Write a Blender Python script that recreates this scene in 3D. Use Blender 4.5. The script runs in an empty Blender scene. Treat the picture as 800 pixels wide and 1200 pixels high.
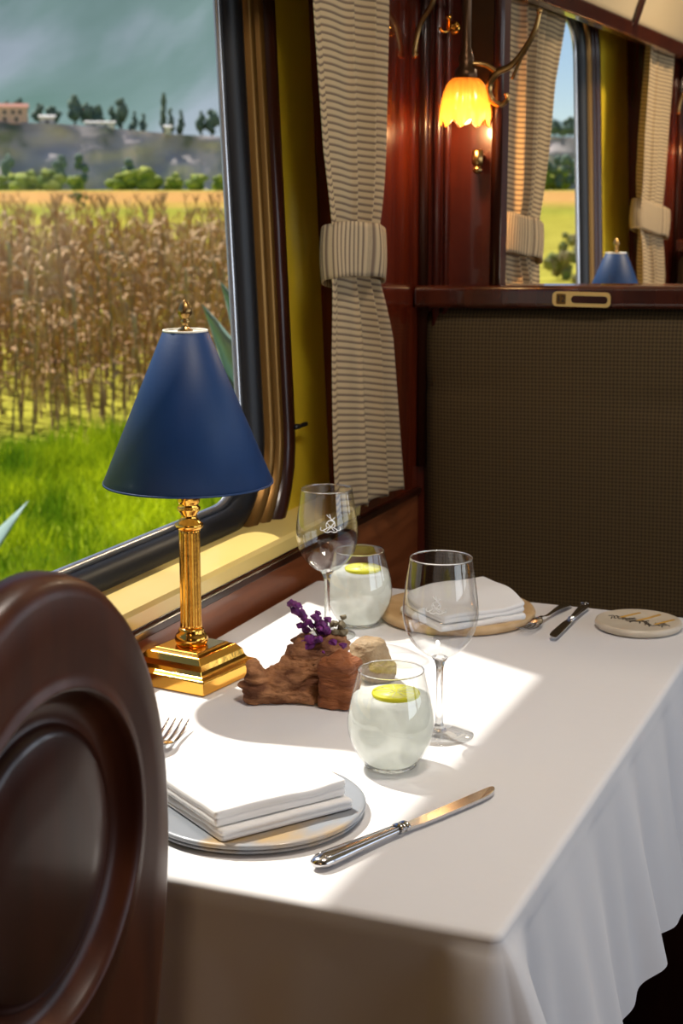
import bpy, bmesh, math, random
from mathutils import Vector, Matrix, noise
random.seed(7)
PI = math.pi
S = bpy.context.scene
COL = S.collection
R = math.radians
EYE = Vector((0, 0, 1.37)); YAW = R(22.4); PIT = R(11.75); FPX = 1850.0

# ------------------------------------------------------------------ materials
def new_mat(name):
    m = bpy.data.materials.new(name); m.use_nodes = True
    nt = m.node_tree; nt.nodes.clear()
    out = nt.nodes.new('ShaderNodeOutputMaterial')
    return m, nt, out
def N(nt, t, **k):
    n = nt.nodes.new(t)
    for a, v in k.items():
        if a in n.inputs: n.inputs[a].default_value = v
        else: setattr(n, a, v)
    return n
def c4(c): return (c[0], c[1], c[2], 1)
def srgb(r, g, b):
    f = lambda v: (v/255/12.92) if v/255 <= .04045 else ((v/255+.055)/1.055)**2.4
    return (f(r), f(g), f(b))
def pbr(name, col, rough=.5, metal=0, col2=None, scale=8, stretch=(1, 1, 1), detail=4, lo=.35, hi=.65,
        bump=0, bscale=None, coat=0, spec=.5, ctype='noise', sheen=0, trans=0, sub=0):
    m, nt, out = new_mat(name); L = nt.links.new
    p = N(nt, 'ShaderNodeBsdfPrincipled'); L(p.outputs[0], out.inputs[0])
    p.inputs['Base Color'].default_value = c4(col); p.inputs['Roughness'].default_value = rough
    p.inputs['Metallic'].default_value = metal; p.inputs['Coat Weight'].default_value = coat
    p.inputs['Coat Roughness'].default_value = .06
    p.inputs['Specular IOR Level'].default_value = spec; p.inputs['Sheen Weight'].default_value = sheen
    tc = N(nt, 'ShaderNodeTexCoord'); mp = N(nt, 'ShaderNodeMapping'); mp.inputs['Scale'].default_value = stretch
    L(tc.outputs['Object'], mp.inputs[0])
    if col2 is not None:
        n = N(nt, 'ShaderNodeTexNoise'); n.inputs['Scale'].default_value = scale; n.inputs['Detail'].default_value = detail
        L(mp.outputs[0], n.inputs['Vector'])
        r = N(nt, 'ShaderNodeValToRGB'); r.color_ramp.elements[0].position = lo; r.color_ramp.elements[1].position = hi
        r.color_ramp.elements[0].color = c4(col); r.color_ramp.elements[1].color = c4(col2)
        L(n.outputs[0], r.inputs[0]); L(r.outputs[0], p.inputs['Base Color'])
    if bump:
        n2 = N(nt, 'ShaderNodeTexNoise'); n2.inputs['Scale'].default_value = bscale or scale; n2.inputs['Detail'].default_value = 3
        L(mp.outputs[0], n2.inputs['Vector'])
        b = N(nt, 'ShaderNodeBump'); b.inputs['Strength'].default_value = bump; b.inputs['Distance'].default_value = .01
        L(n2.outputs[0], b.inputs['Height']); L(b.outputs[0], p.inputs['Normal'])
    return m
M = {}
M['mahogany'] = pbr('mahogany', (.032, .006, .003), .25, col2=(.065, .012, .004), scale=5, stretch=(6, 6, .6), coat=.4)
M['mahogany_panel'] = pbr('mahogany_panel', (.045, .006, .003), .32, col2=(.08, .011, .004), scale=5, stretch=(7, 7, .6), coat=.5)
M['mahogany_side'] = pbr('mahogany_side', (.07, .008, .003), .22, col2=(.12, .016, .004), scale=5, stretch=(7, 7, .6), coat=1)
M['mahogany_dark'] = pbr('mahogany_dark', (.020, .005, .002), .28, col2=(.045, .010, .004), scale=4, stretch=(5, 5, .8), coat=.12, spec=.35)
M['chair_wood'] = pbr('chair_wood', (.040, .009, .003), .36, col2=(.085, .021, .006), scale=4, stretch=(5, 5, .7), coat=.03, spec=.28)
M['walnut'] = pbr('walnut', (.18, .045, .012), .35, col2=(.30, .085, .025), scale=6, stretch=(6, .7, 6), coat=.3)
M['yellow'] = pbr('yellow_paint', (.74, .55, .025), .5, col2=(.80, .60, .035), scale=2, coat=0)
M['sill'] = pbr('sunlit_sill_paint', (.80, .58, .17), .35, col2=(.85, .63, .21), scale=3, coat=.3)  # same yellow paint as the wall, its sunlit tone put into the colour
M['rubber'] = pbr('black_rubber', (.006, .006, .008), .45)
M['bronze'] = pbr('bronze_trim', (.22, .11, .025), .35, metal=.7)
M['alu'] = pbr('aluminium', (.6, .6, .62), .3, metal=.9)
M['brass'] = pbr('polished_brass', (.95, .50, .09), .16, metal=1, bump=.03, bscale=60)
M['old_brass'] = pbr('aged_brass', (.42, .25, .09), .28, metal=1)
M['dark_bronze'] = pbr('dark_bronze', (.09, .045, .02), .35, metal=.8)
M['plate_brass'] = pbr('number_plate_brass', (.80, .56, .20), .35, metal=.35)
M['steel'] = pbr('polished_steel', (.62, .61, .62), .14, metal=1)
M['cream_panel'] = pbr('cream_ceiling', (.60, .46, .27), .45, col2=(.65, .51, .31), scale=2)
M['floor'] = pbr('dark_carpet', (.012, .006, .006), .9, col2=(.03, .008, .008), scale=30)
M['cloth'] = pbr('white_linen', (.72, .71, .71), .75, bump=.10, bscale=14, sheen=.2)
M['napkin'] = pbr('napkin_linen', (.84, .83, .81), .8, bump=.06, bscale=40, sheen=.2)
M['blue'] = pbr('blue_shade', (.005, .032, .115), .5, col2=(.006, .036, .13), scale=20, spec=.35, bump=.02, bscale=300)
M['shade_lining'] = pbr('shade_lining', (.75, .72, .62), .5)
M['white'] = pbr('off_white', (.8, .78, .74), .5)
M['black'] = pbr('black_metal', (.01, .01, .012), .4)
M['gold_thread'] = pbr('lamp_gold', (.8, .5, .15), .3, metal=1)
M['bark'] = pbr('driftwood', (.14, .045, .013), .75, col2=(.48, .22, .09), scale=22, stretch=(1, 1, 2.2), bump=.8, bscale=60, lo=.4, hi=.62)
M['stump'] = pbr('stump_wood', (.17, .045, .010), .7, col2=(.34, .11, .03), scale=18, stretch=(1, 1, 4), bump=.7, bscale=60)
M['stump_grey'] = pbr('stump_pale', (.26, .17, .085), .75, col2=(.42, .31, .18), scale=25, bump=.7, bscale=60)
M['purple'] = pbr('purple_petal', (.07, .006, .085), .6, col2=(.19, .022, .20), scale=120)
M['dry_green'] = pbr('dry_stem', (.12, .10, .05), .7, col2=(.22, .17, .10), scale=90)
M['marble'] = pbr('marbled_wood', (.25, .27, .30), .4, col2=(.42, .28, .12), scale=9, stretch=(1.2, .8, 1), detail=3, lo=.54, hi=.64, coat=.2)
M['pale_wood'] = pbr('pale_wood', (.56, .36, .17), .45, col2=(.64, .44, .23), scale=12, stretch=(.6, 4, 1))
M['ceramic'] = pbr('cream_ceramic', (.58, .50, .38), .35, col2=(.66, .58, .46), scale=30)
M['paint_dark'] = pbr('dark_glaze', (.05, .035, .02), .5)
M['paint_ochre'] = pbr('ochre_glaze', (.62, .34, .05), .5)
M['lemon'] = pbr('lemon_rind', (.72, .68, .01), .5)
M['lemon_flesh'] = pbr('lemon_flesh', (.70, .70, .05), .4, col2=(.80, .80, .15), scale=60)
M['emblem'] = pbr('etched_glass', (.95, .96, .97), .8)
M['bushy'] = pbr('bush_leaves', (.16, .24, .04), .9, col2=(.52, .54, .08), scale=.5)
M['pine'] = pbr('dark_pine', (.10, .16, .12), .9, col2=(.17, .24, .17), scale=.4)
M['trunk'] = pbr('tree_trunk', (.10, .07, .05), .9)
M['facade'] = pbr('pink_facade', (.75, .52, .46), .8)
M['facade_white'] = pbr('white_facade', (.82, .80, .78), .8)
M['roof'] = pbr('roof_tile', (.45, .18, .12), .8)
M['dark_pane'] = pbr('dark_pane', (.06, .06, .07), .3)
M['agave'] = pbr('agave_leaf', (.20, .33, .29), .5, col2=(.28, .41, .38), scale=5)
M['cornleaf'] = pbr('dry_corn', (.40, .21, .08), .85, col2=(.72, .48, .24), scale=1.7, detail=3)
M['cornstem'] = pbr('dry_corn_stem', (.26, .14, .06), .85, col2=(.42, .30, .13), scale=2)
M['weed'] = pbr('field_weed', (.25, .20, .08), .9, col2=(.20, .26, .05), scale=2)
M['blind'] = pbr('added_blind_cloth', (.5, .42, .28), .8)

def striped(name, c1, c2, axis, freq, duty=.45, rough=.85, transl=.25):
    m, nt, out = new_mat(name); L = nt.links.new
    tc = N(nt, 'ShaderNodeTexCoord'); sx = N(nt, 'ShaderNodeSeparateXYZ'); L(tc.outputs['UV'], sx.inputs[0])
    mu = N(nt, 'ShaderNodeMath', operation='MULTIPLY'); mu.inputs[1].default_value = freq; L(sx.outputs[axis], mu.inputs[0])
    fr = N(nt, 'ShaderNodeMath', operation='FRACT'); L(mu.outputs[0], fr.inputs[0])
    r = N(nt, 'ShaderNodeValToRGB'); e = r.color_ramp.elements
    e[0].position = 0; e[0].color = c4(c2); e[1].position = duty*.5; e[1].color = c4(c2)
    x = e.new(duty); x.color = c4(c1); x = e.new(.92); x.color = c4(c1); x = e.new(1); x.color = c4(c2)
    L(fr.outputs[0], r.inputs[0])
    d = N(nt, 'ShaderNodeBsdfDiffuse'); t = N(nt, 'ShaderNodeBsdfTranslucent'); mx = N(nt, 'ShaderNodeMixShader')
    mx.inputs[0].default_value = transl
    L(r.outputs[0], d.inputs[0]); L(r.outputs[0], t.inputs[0]); L(d.outputs[0], mx.inputs[1]); L(t.outputs[0], mx.inputs[2]); L(mx.outputs[0], out.inputs[0])
    return m
M['curtain'] = striped('striped_curtain', (.66, .50, .29), (.27, .19, .13), 1, 92)
M['tieband'] = striped('striped_tieback', (.66, .51, .31), (.27, .19, .13), 0, 110)

def upholstery():
    m, nt, out = new_mat('woven_upholstery'); L = nt.links.new
    p = N(nt, 'ShaderNodeBsdfPrincipled'); L(p.outputs[0], out.inputs[0]); p.inputs['Roughness'].default_value = .8
    tc = N(nt, 'ShaderNodeTexCoord'); mp = N(nt, 'ShaderNodeMapping'); mp.inputs['Rotation'].default_value = (0, R(45), 0); mp.inputs['Scale'].default_value = (210, 210, 210)
    L(tc.outputs['Object'], mp.inputs[0])
    ch = N(nt, 'ShaderNodeTexChecker'); ch.inputs['Scale'].default_value = 1
    sx = N(nt, 'ShaderNodeSeparateXYZ'); cx = N(nt, 'ShaderNodeCombineXYZ'); L(mp.outputs[0], sx.inputs[0]); L(sx.outputs[0], cx.inputs[0]); L(sx.outputs[2], cx.inputs[1])
    cx.inputs[2].default_value = .5
    L(cx.outputs[0], ch.inputs[0]); ch.inputs['Color1'].default_value = (.046, .026, .006, 1); ch.inputs['Color2'].default_value = (.105, .066, .020, 1)
    L(ch.outputs[0], p.inputs['Base Color'])
    return m
M['upholstery'] = upholstery()

def thin_glass(name, ior=1.45, tint=(1, 1, 1), extra=0.0, pw_=4.5, gz=.6):
    m, nt, out = new_mat(name); L = nt.links.new
    lw = N(nt, 'ShaderNodeLayerWeight'); lw.inputs[0].default_value = .5
    pw = N(nt, 'ShaderNodeMath', operation='POWER'); pw.inputs[1].default_value = pw_; L(lw.outputs['Facing'], pw.inputs[0])
    f = N(nt, 'ShaderNodeMath', operation='MULTIPLY_ADD'); f.inputs[1].default_value = gz; f.inputs[2].default_value = ((ior-1)/(ior+1))**2*1.6; L(pw.outputs[0], f.inputs[0])
    g = N(nt, 'ShaderNodeBsdfGlossy'); g.inputs['Roughness'].default_value = .01
    t = N(nt, 'ShaderNodeBsdfTransparent'); t.inputs[0].default_value = c4(tint)
    a = N(nt, 'ShaderNodeMath', operation='ADD'); a.inputs[1].default_value = extra; L(f.outputs[0], a.inputs[0])
    mx = N(nt, 'ShaderNodeMixShader'); L(a.outputs[0], mx.inputs[0]); L(t.outputs[0], mx.inputs[1]); L(g.outputs[0], mx.inputs[2]); L(mx.outputs[0], out.inputs[0])
    return m
M['pane'] = thin_glass('window_glass', 1.05, gz=.08)
M['bowl'] = thin_glass('crystal_bowl', 1.5, (.95, .955, .955), .015, 2.6, .8)
M['frost'] = thin_glass('tumbler_glass', 1.5, (.96, .97, .96), .03, 3, .7)
def solid_glass():
    m, nt, out = new_mat('solid_crystal'); L = nt.links.new
    g = N(nt, 'ShaderNodeBsdfGlass'); g.inputs['IOR'].default_value = 1.5; g.inputs['Roughness'].default_value = 0
    t = N(nt, 'ShaderNodeBsdfTransparent'); mx = N(nt, 'ShaderNodeMixShader'); mx.inputs[0].default_value = .12
    L(g.outputs[0], mx.inputs[1]); L(t.outputs[0], mx.inputs[2]); L(mx.outputs[0], out.inputs[0])
    return m
M['crystal'] = solid_glass()
def cloudy():
    m, nt, out = new_mat('cloudy_iced_water'); L = nt.links.new
    t = N(nt, 'ShaderNodeBsdfTransparent'); t.inputs[0].default_value = (.95, .97, .96, 1)
    d = N(nt, 'ShaderNodeBsdfDiffuse'); d.inputs[0].default_value = (.97, .985, .96, 1)
    tr = N(nt, 'ShaderNodeBsdfTranslucent'); tr.inputs[0].default_value = (.97, .985, .96, 1)
    a = N(nt, 'ShaderNodeMixShader'); a.inputs[0].default_value = .5; L(d.outputs[0], a.inputs[1]); L(tr.outputs[0], a.inputs[2])
    tc = N(nt, 'ShaderNodeTexCoord'); n = N(nt, 'ShaderNodeTexNoise'); n.inputs['Scale'].default_value = 35
    L(tc.outputs['Object'], n.inputs['Vector'])
    mr = N(nt, 'ShaderNodeMapRange'); mr.inputs['From Min'].default_value = .3; mr.inputs['From Max'].default_value = .7
    mr.inputs['To Min'].default_value = .62; mr.inputs['To Max'].default_value = .82; L(n.outputs[0], mr.inputs[0])
    b = N(nt, 'ShaderNodeMixShader'); L(mr.outputs[0], b.inputs[0]); L(t.outputs[0], b.inputs[1]); L(a.outputs[0], b.inputs[2])
    L(b.outputs[0], out.inputs[0]); return m
M['water'] = cloudy()
def amber():
    m, nt, out = new_mat('amber_glass'); L = nt.links.new
    t = N(nt, 'ShaderNodeBsdfTranslucent'); t.inputs[0].default_value = (1, .60, .22, 1)
    g = N(nt, 'ShaderNodeBsdfGlossy'); g.inputs['Roughness'].default_value = .15
    tp = N(nt, 'ShaderNodeBsdfTransparent'); tp.inputs[0].default_value = (1, .70, .35, 1)
    a = N(nt, 'ShaderNodeMixShader'); a.inputs[0].default_value = .3; b = N(nt, 'ShaderNodeMixShader'); b.inputs[0].default_value = .08
    L(t.outputs[0], a.inputs[1]); L(tp.outputs[0], a.inputs[2]); L(a.outputs[0], b.inputs[1]); L(g.outputs[0], b.inputs[2]); L(b.outputs[0], out.inputs[0])
    return m
M['amber'] = amber()
def emis(name, col, s):
    m, nt, out = new_mat(name); e = N(nt, 'ShaderNodeEmission'); e.inputs[0].default_value = c4(col); e.inputs[1].default_value = s
    nt.links.new(e.outputs[0], out.inputs[0]); return m
M['bulb'] = emis('lit_bulb', (1, .72, .30), 14)
M['ceiling_fill_bulb'] = emis('ceiling_fill_glow', (1, .85, .68), 6)  # glowing domes of the added fill lamps
def leafy(name, ca, cb, scale, transl=.3):
    m, nt, out = new_mat(name); L = nt.links.new
    tc = N(nt, 'ShaderNodeTexCoord'); n = N(nt, 'ShaderNodeTexNoise'); n.inputs['Scale'].default_value = scale; n.inputs['Detail'].default_value = 4
    L(tc.outputs['Object'], n.inputs['Vector'])
    r = N(nt, 'ShaderNodeValToRGB'); e = r.color_ramp.elements; e[0].position = .38; e[1].position = .62; e[0].color = c4(ca); e[1].color = c4(cb)
    L(n.outputs[0], r.inputs[0]); d = N(nt, 'ShaderNodeBsdfDiffuse'); t = N(nt, 'ShaderNodeBsdfTranslucent'); mx = N(nt, 'ShaderNodeMixShader'); mx.inputs[0].default_value = transl
    L(r.outputs[0], d.inputs[0]); L(r.outputs[0], t.inputs[0]); L(d.outputs[0], mx.inputs[1]); L(t.outputs[0], mx.inputs[2]); L(mx.outputs[0], out.inputs[0]); return m
M['grass'] = leafy('meadow_grass', (.16, .30, .012), (.66, .74, .02), 1.3)

# outdoor frame: D = direction away from the train, E = along it
DD = Vector((-math.sin(R(30)), math.cos(R(30)), 0)); EE = Vector((math.cos(R(30)), math.sin(R(30)), 0))
def field_mat():
    m, nt, out = new_mat('field_soil'); L = nt.links.new
    tc = N(nt, 'ShaderNodeTexCoord')
    dp = N(nt, 'ShaderNodeVectorMath', operation='DOT_PRODUCT'); dp.inputs[1].default_value = DD; L(tc.outputs['Object'], dp.inputs[0])
    n = N(nt, 'ShaderNodeTexNoise'); n.inputs['Scale'].default_value = .06; n.inputs['Detail'].default_value = 6; L(tc.outputs['Object'], n.inputs['Vector'])
    ad = N(nt, 'ShaderNodeMath', operation='MULTIPLY_ADD'); ad.inputs[1].default_value = 60; L(n.outputs[0], ad.inputs[0]); L(dp.outputs['Value'], ad.inputs[2])
    sb = N(nt, 'ShaderNodeMath', operation='SUBTRACT'); sb.inputs[1].default_value = 30; L(ad.outputs[0], sb.inputs[0])
    mr = N(nt, 'ShaderNodeMath', operation='DIVIDE'); mr.inputs[1].default_value = 400; L(sb.outputs[0], mr.inputs[0])
    r = N(nt, 'ShaderNodeValToRGB'); e = r.color_ramp.elements
    st = [(0, (.30, .42, .02)), (.03, (.34, .42, .03)), (.05, (.50, .46, .07)), (.16, (.46, .40, .07)), (.28, (.44, .39, .06)), (.36, (.32, .33, .05)), (.42, (.56, .37, .09)), (.50, (.66, .36, .12)), (.74, (.62, .35, .11)), (.80, (.40, .46, .07)), (1, (.2, .25, .05))]
    e[0].position = 0; e[0].color = c4(st[0][1]); e[1].position = 1; e[1].color = c4(st[-1][1])
    for p, c in st[1:-1]: x = e.new(p); x.color = c4(c)
    L(mr.outputs[0], r.inputs[0])
    n2 = N(nt, 'ShaderNodeTexNoise'); n2.inputs['Scale'].default_value = .8; n2.inputs['Detail'].default_value = 8; L(tc.outputs['Object'], n2.inputs['Vector'])
    mx = N(nt, 'ShaderNodeMix'); mx.data_type = 'RGBA'; mx.blend_type = 'OVERLAY'; mx.inputs[0].default_value = .7
    L(r.outputs[0], mx.inputs['A']); L(n2.outputs[0], mx.inputs['B'])
    d = N(nt, 'ShaderNodeBsdfDiffuse'); L(mx.outputs['Result'], d.inputs[0]); L(d.outputs[0], out.inputs[0]); return m
M['field'] = field_mat()
def rockmat(name, stops, scale, scale2):
    m, nt, out = new_mat(name); L = nt.links.new
    tc = N(nt, 'ShaderNodeTexCoord'); n = N(nt, 'ShaderNodeTexNoise'); n.inputs['Scale'].default_value = scale; n.inputs['Detail'].default_value = 7
    mp = N(nt, 'ShaderNodeMapping'); mp.inputs['Scale'].default_value = scale2; L(tc.outputs['Object'], mp.inputs[0]); L(mp.outputs[0], n.inputs['Vector'])
    r = N(nt, 'ShaderNodeValToRGB'); e = r.color_ramp.elements; e[0].position = stops[0][0]; e[0].color = c4(stops[0][1]); e[1].position = stops[-1][0]; e[1].color = c4(stops[-1][1])
    for p, c in stops[1:-1]: x = e.new(p); x.color = c4(c)
    L(n.outputs[0], r.inputs[0]); d = N(nt, 'ShaderNodeBsdfDiffuse'); L(r.outputs[0], d.inputs[0]); L(d.outputs[0], out.inputs[0]); return m
M['cliff'] = rockmat('cliff_rock', [(.30, (.16, .22, .09)), (.38, (.26, .27, .20)), (.44, (.50, .45, .41)), (.56, (.64, .57, .54)), (.62, (.92, .76, .72))], .075, (1, 1, .8))
M['plateau'] = rockmat('plateau_ground', [(.4, (.16, .2, .08)), (.6, (.34, .26, .14))], .05, (1, 1, 1))
M['mountain'] = rockmat('hazed_mountain_slope', [(.34, (.12, .21, .18)), (.5, (.18, .27, .26)), (.64, (.31, .37, .42))], .0042, (1, .4, 1))  # blue-grey tints put distance haze into the slope colour

# ------------------------------------------------------------------ mesh helpers
def link_mesh(name, verts, faces, mat, parent=None, smooth=True, uvs=None, solid=0, bevel=0):
    me = bpy.data.meshes.new(name); me.from_pydata([tuple(v) for v in verts], [], faces); me.update()
    if uvs:
        uv = me.uv_layers.new(name='UVMap')
        for l in me.loops: uv.data[l.index].uv = uvs[l.vertex_index]
    bm = bmesh.new(); bm.from_mesh(me)
    if not uvs: bmesh.ops.recalc_face_normals(bm, faces=bm.faces)
    bm.to_mesh(me); bm.free()
    for p in me.polygons: p.use_smooth = smooth
    for mm in (mat if isinstance(mat, (list, tuple)) else [mat]): me.materials.append(mm)
    o = bpy.data.objects.new(name, me); COL.objects.link(o); o.parent = parent
    if solid: s = o.modifiers.new('solid', 'SOLIDIFY'); s.thickness = solid; s.offset = 0
    if bevel: b = o.modifiers.new('bevel', 'BEVEL'); b.width = bevel; b.segments = 3; b.limit_method = 'ANGLE'
    return o
class G:                                   # geometry collector
    def __init__(s): s.v = []; s.f = []
    def add(s, v, f):
        k = len(s.v); s.v += [Vector(a) for a in v]; s.f += [tuple(i+k for i in q) for q in f]; return s
    def box(s, a, b, rz=0, c=None):
        x0, y0, z0 = a; x1, y1, z1 = b
        v = [Vector(p) for p in [(x0, y0, z0), (x1, y0, z0), (x1, y1, z0), (x0, y1, z0), (x0, y0, z1), (x1, y0, z1), (x1, y1, z1), (x0, y1, z1)]]
        if rz:
            c = Vector(c or ((x0+x1)/2, (y0+y1)/2, 0)); m = Matrix.Rotation(rz, 3, 'Z'); v = [m @ (p-c)+c for p in v]
        return s.add(v, [(0, 3, 2, 1), (4, 5, 6, 7), (0, 1, 5, 4), (1, 2, 6, 5), (2, 3, 7, 6), (3, 0, 4, 7)])
    def lathe(s, prof, seg=48, o=(0, 0, 0), mod=None, cap=True):
        n = len(prof); v = []; f = []
        for r, z in prof:
            for k in range(seg):
                a = 2*PI*k/seg; rr = r*(mod(a, z) if mod else 1); v.append((o[0]+rr*math.cos(a), o[1]+rr*math.sin(a), o[2]+z))
        for i in range(n-1):
            for k in range(seg):
                k2 = (k+1) % seg; f.append((i*seg+k, i*seg+k2, (i+1)*seg+k2, (i+1)*seg+k))
        if cap:
            if prof[0][0] > 1e-6: f.append(tuple(reversed(range(seg))))
            if prof[-1][0] > 1e-6: f.append(tuple((n-1)*seg+k for k in range(seg)))
        return s.add(v, f)
    def tube(s, pts, r, seg=10, flat=1.0, cap=True):
        pts = [Vector(p) for p in pts]; n = len(pts); rs = r if isinstance(r, (list, tuple)) else [r]*n
        v = []; f = []; up = Vector((0, 0, 1)); prev = None
        for i, p in enumerate(pts):
            t = (pts[min(i+1, n-1)]-pts[max(i-1, 0)]).normalized()
            if prev is None:
                a = t.cross(up if abs(t.z) < .9 else Vector((1, 0, 0))).normalized()
            else: a = (prev - t*prev.dot(t)).normalized()
            prev = a; b = t.cross(a)
            for k in range(seg):
                q = 2*PI*k/seg; v.append(p+a*math.cos(q)*rs[i]+b*math.sin(q)*rs[i]*flat)
        for i in range(n-1):
            for k in range(seg):
                k2 = (k+1) % seg; f.append((i*seg+k, i*seg+k2, (i+1)*seg+k2, (i+1)*seg+k))
        if cap: f.append(tuple(range(seg))); f.append(tuple((n-1)*seg+k for k in reversed(range(seg))))
        return s.add(v, f)
    def prism(s, pts, fn, t):               # outline pts (u,v) -> fn(u,v,w), w in {0,t}
        n = len(pts); v = [fn(a, b, 0) for a, b in pts]+[fn(a, b, t) for a, b in pts]
        f = [tuple(range(n)), tuple(reversed(range(n, 2*n)))]+[(i, (i+1) % n, n+(i+1) % n, n+i) for i in range(n)]
        return s.add(v, f)
    def blob(s, c, r, sub=2, amp=.2, fr=2.0, sc=(1, 1, 1), seed=0):
        bm = bmesh.new(); bmesh.ops.create_icosphere(bm, subdivisions=sub, radius=1)
        c = Vector(c); sd = Vector((seed*3.1, seed*1.7, seed*2.3)); idx = {}
        v = []
        for i, w in enumerate(bm.verts):
            idx[w] = i; d = w.co.normalized(); k = 1+amp*noise.noise(d*fr+sd)*2
            v.append(c+Vector((d.x*sc[0], d.y*sc[1], d.z*sc[2]))*r*k)
        f = [tuple(idx[w] for w in q.verts) for q in bm.faces]; bm.free(); return s.add(v, f)
    def build(s, name, mat, parent=None, **k): return link_mesh(name, s.v, s.f, mat, parent, **k)
def thing(name, label, cat, loc=(0, 0, 0), rz=0, group=None):
    o = bpy.data.objects.new(name, None); COL.objects.link(o); o.location = loc; o.rotation_euler = (0, 0, rz)
    o.empty_display_size = .05; tag(o, label, cat, group); return o
def tag(o, label, cat, group=None, kind=None):
    o['label'] = label; o['category'] = cat
    if group: o['group'] = group
    if kind: o['kind'] = kind
    return o
def struct(o): o['kind'] = 'structure'; return o
def dup(root, loc=None, rz=None, label=None, group=None, scale=None):
    r = root.copy(); COL.objects.link(r)
    if loc is not None: r.location = loc
    if rz is not None: r.rotation_euler = (0, 0, rz)
    if scale: r.scale = (scale,)*3
    if label: r['label'] = label
    if group: r['group'] = group
    kids = [c for c in ALLKIDS(root)]
    for ch in kids:
        c = ch.copy(); COL.objects.link(c); c.parent = r
        for g in ALLKIDS(ch):
            d = g.copy(); COL.objects.link(d); d.parent = c
    return r
def ALLKIDS(o): return [x for x in bpy.data.objects if x.parent == o]
def smooth(t): t = max(0, min(1, t)); return t*t*(3-2*t)
def catmull(P, n=8):
    P = [Vector(p) for p in P]; out = []
    for i in range(len(P)-1):
        a = P[max(i-1, 0)]; b = P[i]; c = P[i+1]; d = P[min(i+2, len(P)-1)]
        for k in range(n):
            t = k/n; out.append(.5*((2*b)+(c-a)*t+(2*a-5*b+4*c-d)*t*t+(3*b-a-3*c+d)*t**3))
    out.append(P[-1]); return out
def interp(tab, z):
    if z <= tab[0][0]: return tab[0][1]
    for (a, x), (b, y) in zip(tab, tab[1:]):
        if z <= b: return x+(y-x)*smooth((z-a)/(b-a)) if False else x+(y-x)*(z-a)/(b-a)
    return tab[-1][1]
def ray(px, py):                             # direction through a point of the photograph (used for far things only)
    f = Vector((-math.sin(YAW)*math.cos(PIT), math.cos(YAW)*math.cos(PIT), -math.sin(PIT))); r = Vector((math.cos(YAW), math.sin(YAW), 0)); u = r.cross(f)
    return f+r*((px-400)/FPX)-u*((py-600)/FPX)

# ------------------------------------------------------------------ carriage shell
LEAN = math.tan(R(2.6))
def WX(z, d=0): return -1.04-(z-.85)*LEAN+d
W1 = (1.20, 2.20, .885, 1.80); W2 = (3.35, 4.36, .885, 1.80); RC = .10
def rr(w, off, n=10):
    y0, y1, z0, z1 = w[0]-off, w[1]+off, w[2]-off, w[3]+off; r = RC+off; P = []
    for cy, cz, a0 in ((y1-r, z0+r, -90), (y1-r, z1-r, 0), (y0+r, z1-r, 90), (y0+r, z0+r, 180)):
        for k in range(n+1):
            a = R(a0+90*k/n); P.append((cy+r*math.cos(a), cz+r*math.sin(a)))
    return P
def wall_with_holes(name, y0, y1, z0, z1, w, off, mat, dep=0, t=.012):
    hole = rr(w, off); cy = (w[0]+w[1])/2; cz = (w[2]+w[3])/2; outer = []
    hy, hz = (w[1]-w[0])/2+off, (w[3]-w[2])/2+off
    for (a, b) in hole:
        da, db = a-cy, b-cz
        k = 1e9
        if da > 1e-9: k = min(k, (y1-cy)/da)
        if da < -1e-9: k = min(k, (y0-cy)/da)
        if db > 1e-9: k = min(k, (z1-cz)/db)
        if db < -1e-9: k = min(k, (z0-cz)/db)
        outer.append((cy+da*k, cz+db*k))
    n = len(hole); g = G(); v = []
    for d in (0, -t): v += [(WX(b, dep+d), a, b) for a, b in hole]+[(WX(b, dep+d), a, b) for a, b in outer]
    f = []
    for i in range(n):
        j = (i+1) % n
        f += [(i, j, n+j, n+i), (2*n+i, 3*n+i, 3*n+j, 2*n+j), (i, 2*n+i, 2*n+j, j)]
    # corners of the outer rectangle
    g.add(v, f)
    for (yy, zz) in ((y0, z0), (y1, z0), (y1, z1), (y0, z1)):
        best = sorted(range(n), key=lambda i: (outer[i][0]-yy)**2+(outer[i][1]-zz)**2)
        # two neighbours on both sides of the corner
        for i in range(n):
            j = (i+1) % n; p, q = outer[i], outer[j]
            if abs(p[0]-q[0]) > 1e-6 and abs(p[1]-q[1]) > 1e-6:
                on = lambda s: (abs(s[0]-yy) < 1e-6 or abs(s[1]-zz) < 1e-6)
                if on(p) and on(q) and min(abs(p[0]-yy)+abs(p[1]-zz), 9) < 1.5:
                    if (abs(p[0]-yy) < 1e-6 and abs(q[1]-zz) < 1e-6) or (abs(q[0]-yy) < 1e-6 and abs(p[1]-zz) < 1e-6):
                        g.add([(WX(p[1], dep), p[0], p[1]), (WX(zz, dep), yy, zz), (WX(q[1], dep), q[0], q[1])], [(0, 1, 2)])
    return g
g = wall_with_holes('w', .93, 2.47, .80, 2.2, W1, .115, None)
g2 = wall_with_holes('w', 2.95, 4.87, .80, 2.2, W2, .115, None)
g.add(g2.v, g2.f)
struct(g.build('wall_left', M['yellow'], smooth=False))
def ring(g, w, prof):
    loops = [rr(w, o) for o, d in prof]; n = len(loops[0]); v = []
    for (o, d), lp in zip(prof, loops): v += [(WX(b, d), a, b) for a, b in lp]
    f = []
    for i in range(len(prof)-1):
        for k in range(n):
            j = (k+1) % n; f.append((i*n+k, i*n+j, (i+1)*n+j, (i+1)*n+k))
    g.add(v, f); return g
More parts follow.
